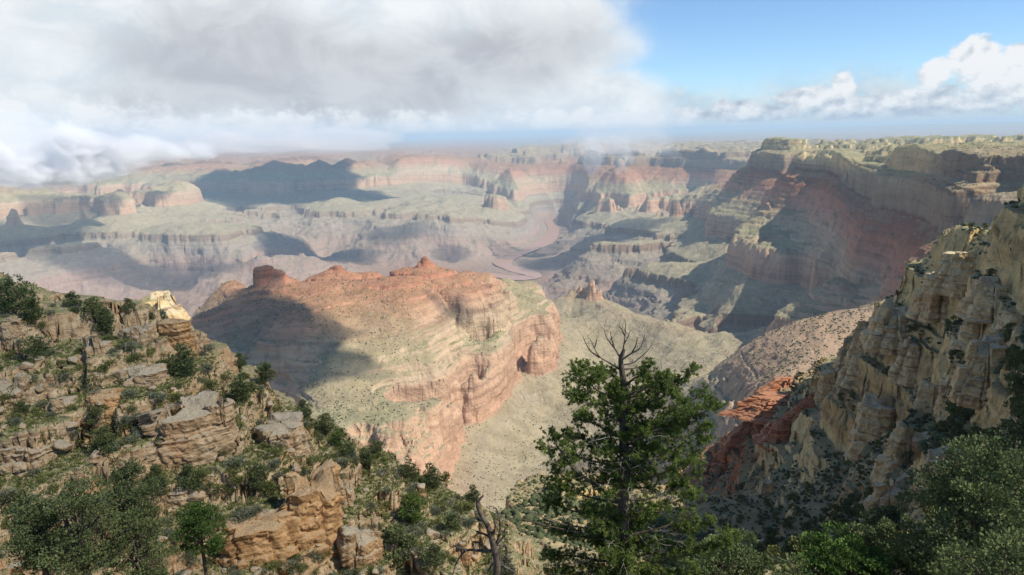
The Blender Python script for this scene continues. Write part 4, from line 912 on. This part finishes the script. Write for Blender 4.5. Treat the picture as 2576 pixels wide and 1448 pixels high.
# dead forked top, bare
DT = [[(1562, 905), (1568, 880), (1572, 850), (1574, 825), (1572, 803)], [(1560, 900), (1545, 875), (1530, 858), (1522, 838), (1520, 830)], [(1545, 875), (1538, 850), (1535, 835)], [(1558, 930), (1530, 912), (1508, 900), (1495, 878), (1488, 858), (1478, 848)], [(1508, 900), (1485, 885), (1472, 862), (1466, 845)],
      [(1566, 905), (1590, 888), (1610, 880), (1618, 858), (1622, 842)], [(1590, 888), (1600, 870), (1604, 850)], [(1568, 918), (1592, 915), (1610, 900), (1628, 885), (1640, 870)], [(1570, 865), (1580, 850), (1584, 835)], [(1572, 845), (1564, 830), (1560, 822)], [(1495, 878), (1500, 862), (1502, 850)], [(1566, 930), (1612, 925), (1636, 905)]]
for ln in DT:
    dz = rs.uniform(-.25, .25); p = smooth_line([w_(x, y, TD+dz*min(1, i/2)) for i, (x, y) in enumerate(ln)])-O
    tube(dl, p, (.022, .012, .004), 5)
    for _ in range(5):
        i = rs.randint(len(p)//3, len(p)); tube(dl, bend(p[i], p[i]+rs.normal(0, .11, 3)+(0, 0, .10), 4, .1, rs), (.005, .002), 3)
def spray(p, rad0, dens=1.0, leafy=True):
    """branchlets and needle tufts along the outer part of a limb"""
    n = len(p); L = np.linalg.norm(np.diff(p, axis=0), axis=1).sum(); m_ = int(L*18*dens)+4
    for _ in range(m_):
        t = rs.uniform(0.22, 1.0); i = min(n-2, int(t*(n-1))); c = p[i]+(p[i+1]-p[i])*rs.rand(); d = p[i+1]-p[i]; d /= np.linalg.norm(d)+1e-9
        v = d*rs.uniform(.2, 1.0)+rs.normal(0, .65, 3)+np.array([0, 0, .30]); v /= np.linalg.norm(v); l = rs.uniform(.12, .36)*(1.15-0.5*t)
        q = bend(c, c+v*l, 4, .12, rs); tube(ta if leafy else tw, q, (.006, .0025), 3)
        if leafy:
            for e in (q[-1], q[-2], q[1]+rs.normal(0, .04, 3), q[2]+rs.normal(0, .05, 3)):
                if rs.rand() < .88: tuft(la, e, v+np.array([0, 0, .35]), 22, .060, .0088, rs, 0.8)
LIMBS = [(990, (1500, 950), (1445, 918), .9), (1000, (1500, 985), (1450, 955), .9), (1050, (1500, 1020), (1435, 1000), 1), (1090, (1500, 1070), (1440, 1050), 1), (1120, (1480, 1120), (1440, 1098), .9), (960, (1600, 950), (1640, 922), .9), (985, (1610, 975), (1650, 960), .9), (1040, (1640, 1010), (1700, 965), 1), (1055, (1680, 1000), (1755, 932), 1),
         (1085, (1700, 1040), (1785, 990), 1), (1095, (1720, 1060), (1820, 1022), 1), (1130, (1700, 1105), (1800, 1075), 1), (1170, (1690, 1150), (1790, 1110), 1), (1200, (1690, 1190), (1765, 1160), 1), (1240, (1690, 1240), (1780, 1195), 1), (1290, (1690, 1270), (1790, 1245), .7), (1360, (1730, 1340), (1830, 1310), .9), (1410, (1750, 1400), (1870, 1360), 1),
         (1160, (1480, 1160), (1430, 1150), .9), (1200, (1460, 1210), (1420, 1200), 1), (1250, (1430, 1240), (1370, 1215), 1), (1300, (1430, 1290), (1345, 1262), 1), (1350, (1430, 1350), (1340, 1330), 1), (1400, (1430, 1400), (1340, 1400), 1), (1440, (1440, 1440), (1350, 1450), 1), (1420, (1700, 1450), (1800, 1470), 1), (950, (1540, 945), (1500, 925), .6), (1020, (1610, 1015), (1660, 1010), 1), (1080, (1620, 1090), (1700, 1090), 1)]
for yt, mid, tip, dn in LIMBS:
    mid, tip = [(1568+(q_[0]-1568)*(0.92 if yt < 1200 else 0.86), q_[1]) for q_ in (mid, tip)]
    dz = rs.uniform(-.7, .7); a = trunk_at(yt+15); b = w_(mid[0], mid[1], TD+dz*.6); c = w_(tip[0], tip[1], TD+dz)
    p = smooth_line([a, (a+b)/2+rs.normal(0, .05, 3), b, (b+c)/2+rs.normal(0, .04, 3), c])-O; tube(ta, p, (.036, .02, .008), 5); spray(p, 1, dn)
    for _ in range(2):
        i = rs.randint(len(p)//3, len(p)-2); q = bend(p[i], p[i]+(p[-1]-p[i])*rs.uniform(.5, .9)+rs.normal(0, .28, 3), 7, .08, rs); tube(ta, q, (.012, .004), 4); spray(q, 1, .9)
# the curved arm low on the left with its own rosette of twigs
p = smooth_line([trunk_at(1270), w_(1490, 1215, TD-.3), w_(1440, 1180, TD-.4), w_(1415, 1140, TD-.4), w_(1395, 1115, TD-.4)])-O; tube(ta, p, (.045, .03, .012), 6)
for tx, ty in ((1375, 1095), (1362, 1130), (1400, 1100), (1420, 1120), (1385, 1145), (1440, 1150)):
    q = bend(p[-4], w_(tx, ty, TD-.4+rs.uniform(-.2, .2))-O, 7, .06, rs); tube(ta, q, (.012, .004), 4); spray(q, 1, .8)
# inner and rear limbs
for k in range(84):
    y = 985+470*rs.rand()**.85; wdt = np.interp(y, [940, 1000, 1100, 1250, 1450], [.32, .65, 0.95, 1.2, 1.5]); a = trunk_at(y); an = rs.uniform(0, 2*math.pi); l = wdt*rs.uniform(.5, .95)
    b = a+np.array([math.cos(an)*l*(1.12 if math.cos(an) > 0 else .82), math.sin(an)*l, l*rs.uniform(-.1, .45)]); p = bend(a, b, 9, .07, rs, .04)-O; tube(ta, p, (.028, .006), 5); spray(p, 1, .95)
# bare pale twigs in and around the crown, long dead limb at lower right
for k in range(46):
    y = rs.uniform(1080, 1440); a = trunk_at(y); an = rs.uniform(0, 2*math.pi); l = np.interp(y, [1080, 1450], [1.0, 1.7])*rs.uniform(.7, 1.1); b = a+np.array([math.cos(an)*l, -abs(math.sin(an))*l*.9, l*rs.uniform(-.15, .3)]); p = bend(a+(b-a)*.45, b, 8, .14, rs)-O
    tube(tw, p, (.008, .003), 4)
    for _ in range(5): i = rs.randint(2, 8); tube(tw, bend(p[i], p[i]+rs.normal(0, .13, 3)+(b-a)*.1, 4, .15, rs), (.0035, .0015), 3)
for ln in ([(1590, 1345), (1680, 1325), (1740, 1295), (1800, 1262), (1830, 1235)], [(1590, 1110), (1650, 1080), (1690, 1075)], [(1600, 990), (1640, 970), (1665, 950)], [(1480, 1330), (1400, 1318), (1340, 1290), (1290, 1275)], [(1480, 1345), (1380, 1325), (1310, 1305)]):
    p = smooth_line([w_(x, y, TD-.5) for x, y in ln])-O; tube(dl, p, (.024, .014, .005), 5)
    for _ in range(9): i = rs.randint(len(p)//3, len(p)); tube(dl, bend(p[i], p[i]+rs.normal(0, .14, 3), 5, .15, rs), (.005, .0018), 3)
ta.build('trunk', M_BARK, tree); la.build('crown', M_NEEDLE, tree, smooth=False); dl.build('dead_branch', M_DEAD, tree)['kind'] = 'stuff'; tw.build('twig', M_TWIG, tree)['kind'] = 'stuff'
tag(tree, 'tall dark green conifer with a bare dead top in the near foreground', 'tree')

SD = 13.0
c2 = lambda x, y: (837+.555*x, 644+.555*y)
b0 = w_(*c2(745, 1500), SD); sg = float(zat(b0[0], b0[1])); O = np.array([b0[0], b0[1], sg-.2]); snag = empty('dead_tree', Vector(O)); a = Acc()
tube(a, smooth_line([O, w_(*c2(750, 1520), SD), w_(*c2(745, 1448), SD), w_(*c2(748, 1380), SD), w_(*c2(735, 1340), SD), w_(*c2(722, 1280), SD), w_(*c2(700, 1215), SD), w_(*c2(672, 1175), SD), w_(*c2(652, 1125), SD), w_(*c2(668, 1100), SD), w_(*c2(684, 1086), SD)])-O, (.11, .10, .085, .08, .065, .05, .04, .03, .010), 8)
a.build('trunk', M_DEAD, snag)
SB = [[(735, 1335), (700, 1340), (650, 1335), (605, 1332), (575, 1365), (556, 1400), (544, 1445)], [(650, 1335), (628, 1300), (655, 1296), (672, 1310)], [(740, 1330), (782, 1300), (792, 1345), (778, 1375), (752, 1388)], [(722, 1282), (690, 1262), (648, 1250)], [(742, 1310), (775, 1275), (782, 1245)], [(745, 1300), (762, 1240), (755, 1180), (738, 1142)], [(722, 1270), (740, 1230), (728, 1190)],
      [(748, 1380), (720, 1400), (700, 1440)], [(605, 1332), (570, 1325), (548, 1312)], [(684, 1200), (664, 1200), (650, 1188)], [(755, 1400), (800, 1420), (830, 1440)]]
for k, ln in enumerate(SB):
    b = Acc(); dz = rs.uniform(-.25, .25); p = smooth_line([w_(*c2(x, y), SD+dz*min(1, i/2)) for i, (x, y) in enumerate(ln)])-O; tube(b, p, (.042 if k < 3 else .03, .022, .009), 6)
    for _ in range(6): i = rs.randint(len(p)//3, len(p)); tube(b, bend(p[i], p[i]+rs.normal(0, .16, 3), 5, .15, rs), (.010, .004), 3)
    b.build('branch', M_DEAD, snag)
tag(snag, 'bare twisted grey-brown dead snag left of the big conifer', 'dead tree')

# ------------------------------------------------------------------ clouds standing in the air (their shadows lie on the canyon)
def vol_mat(name, dens, col=(0.97, 0.975, 0.985), aniso=0.2):
    m_ = bpy.data.materials.new(name); m_.use_nodes = True; t = NT(m_.node_tree); t.n.clear()
    p_ = t.node('ShaderNodeVolumePrincipled', {'Color': col+(1,), 'Density': dens, 'Anisotropy': aniso})
    t.l.new(p_.outputs[0], t.node('ShaderNodeOutputMaterial').inputs['Volume']); return m_
def cloud(name, c, rx, ry, rz, rot, mat, seed, label=None, amp=0.5, sub=5):
    bm = bmesh.new(); bmesh.ops.create_icosphere(bm, subdivisions=sub, radius=1.0)
    v = np.array([q.co[:] for q in bm.verts]); F = np.array([[q.index for q in f.verts] for f in bm.faces]); bm.free()
    k = 1+amp*n3(v, 0.9, seed)+amp*0.6*n3(v, 0.42, seed+1)+amp*0.38*n3(v, 0.2, seed+2)+amp*0.2*n3(v, 0.1, seed+3)
    v = v*k[:, None]; v[:, 2] = np.where(v[:, 2] < 0, v[:, 2]*0.55, v[:, 2])
    v *= (rx, ry, rz); a = math.radians(rot); R = np.array([[math.cos(a), -math.sin(a), 0], [math.sin(a), math.cos(a), 0], [0, 0, 1]])
    o = mesh_np(name, v@R.T, F, mat); o.location = c
    tag(o, kind='structure'); return o
MC = vol_mat('cloud_vapour', 0.03); MCT = vol_mat('thin_cloud_vapour', 0.015)
def over(x, y, H, rx, ry, rot, seed, mat=None, dens=None, pos=None):
    """a cloud whose shadow falls on the ground seen at picture point x, y"""
    g = Vector(pos) if pos else hit(x, y); k = (H-g.z)/SUN.z
    rx *= 0.68; ry *= 0.68
    cloud('cloud', g+SUN*k, rx, ry, min(rx, ry)*0.16+15, rot, mat or MC, seed)
over(700, 850, 1100, 290, 200, 0, 11)
over(590, 850, 1100, 230, 300, 20, 12)
over(860, 920, 1100, 190, 80, 0, 13, MCT)
over(1110, 770, 1100, 130, 70, 0, 14, MCT)
over(668, 700, 1100, 110, 130, 0, 26); over(1150, 790, 1100, 120, 60, 0, 65, MCT); over(760, 930, 1100, 260, 110, 0, 27); over(600, 800, 1100, 200, 170, 0, 28)
over(740, 460, 2600, 1500, 1900, 0, 15); over(600, 450, 2600, 1200, 1200, 0, 16); over(900, 490, 2600, 900, 800, 0, 17)
over(760, 630, 2200, 900, 520, 10, 18); over(900, 655, 2200, 420, 260, 0, 19, MCT); over(1130, 650, 2200, 330, 200, 0, 63, MCT)
over(1000, 590, 2200, 600, 300, 0, 20, MCT); over(300, 670, 2200, 1500, 420, 0, 21, MCT)
over(1480, 620, 2200, 700, 900, 30, 22, MCT); over(60, 620, 2200, 300, 160, 0, 23); over(210, 540, 2200, 260, 260, 0, 24)
MN2 = vol_mat('low_cloud_vapour', 0.04); MN3 = vol_mat('very_thin_cloud_vapour', 0.011)
over(0, 0, 520, 190, 120, 0, 31, MN3, pos=(-85, 108, -45))
over(2150, 1290, 620, 80, 90, 0, 33, MN2); over(2400, 1180, 620, 80, 80, 0, 34, MN2)
# fog bank and cumulus lying against the rim at the back left, and wisps over the far wall
MFD = vol_mat('fading_fog_vapour', 0.0011, (1.0, 1.0, 1.0), 0.0)
MF = vol_mat('fog_bank_vapour', 0.0022, (1.0, 1.0, 1.0), 0.0); MW = vol_mat('wisp_vapour', 0.0020, (0.99, 0.993, 0.997), 0.0)
def bank(x, y, d, rx, ry, rz, seed, mat, amp=0.55):
    r = px_ray(x, y); h = math.hypot(r[0], r[1]); cloud('cloud', (r[0]/h*d, r[1]/h*d, r[2]/h*d), rx, ry, rz, 0, mat, seed, amp=amp)
bank(60, 420, 8600, 900, 500, 330, 41, MF); bank(-150, 400, 8400, 900, 600, 420, 42, MF); bank(220, 400, 9300, 520, 400, 300, 43, MF)
bank(330, 392, 10000, 480, 400, 230, 44, MF); bank(150, 455, 8300, 380, 260, 150, 45, MF); bank(470, 366, 14500, 1100, 700, 330, 46, MFD); bank(650, 362, 15000, 1200, 700, 330, 47, MFD)
bank(850, 360, 15500, 1300, 800, 330, 48, MFD)
MW2 = vol_mat('thin_wisp_vapour', 0.0010, (0.99, 0.993, 0.997), 0.0)
MFS = vol_mat('billow_vapour', 0.009, (1.0, 1.0, 1.0), 0.0)
for i_, (x_, y_, d_, r_) in enumerate(((150, 385, 8200, 150), (205, 372, 8300, 190), (260, 398, 8400, 150), (120, 430, 8000, 170), (60, 452, 7900, 150), (190, 425, 8200, 190), (310, 385, 8900, 150), (20, 410, 8000, 170), (260, 430, 8500, 130), (370, 378, 9300, 150), (430, 392, 9800, 130), (500, 384, 10500, 150))): bank(x_, y_, d_, r_*1.5, r_, r_*1.0, 70+i_, MFS, 0.6)
bank(1500, 362, 8000, 330, 260, 260, 49, MW2, 0.9); bank(1610, 362, 8300, 420, 300, 260, 50, MW2, 0.9); bank(1490, 400, 7800, 130, 120, 260, 51, MW); bank(1570, 395, 8000, 110, 110, 240, 52, MW, 0.8)

# ------------------------------------------------------------------ haze
hm = bpy.data.materials.new('haze_air'); hm.use_nodes = True; t = NT(hm.node_tree); t.n.clear()
pv = t.node('ShaderNodeVolumePrincipled', {'Color': (0.59, 0.81, 1.0, 1), 'Density': 3.2e-5, 'Anisotropy': 0.0})
t.l.new(pv.outputs[0], t.node('ShaderNodeOutputMaterial').inputs['Volume'])
bm = bmesh.new(); bmesh.ops.create_cube(bm, size=1)
for v in bm.verts: v.co = Vector((v.co.x*290000, v.co.y*290000, -1500+(v.co.z+0.5)*1780))
me = bpy.data.meshes.new('haze'); bm.to_mesh(me); bm.free(); me.materials.append(hm)
hz = bpy.data.objects.new('haze', me); COL.objects.link(hz); tag(hz, kind='stuff')
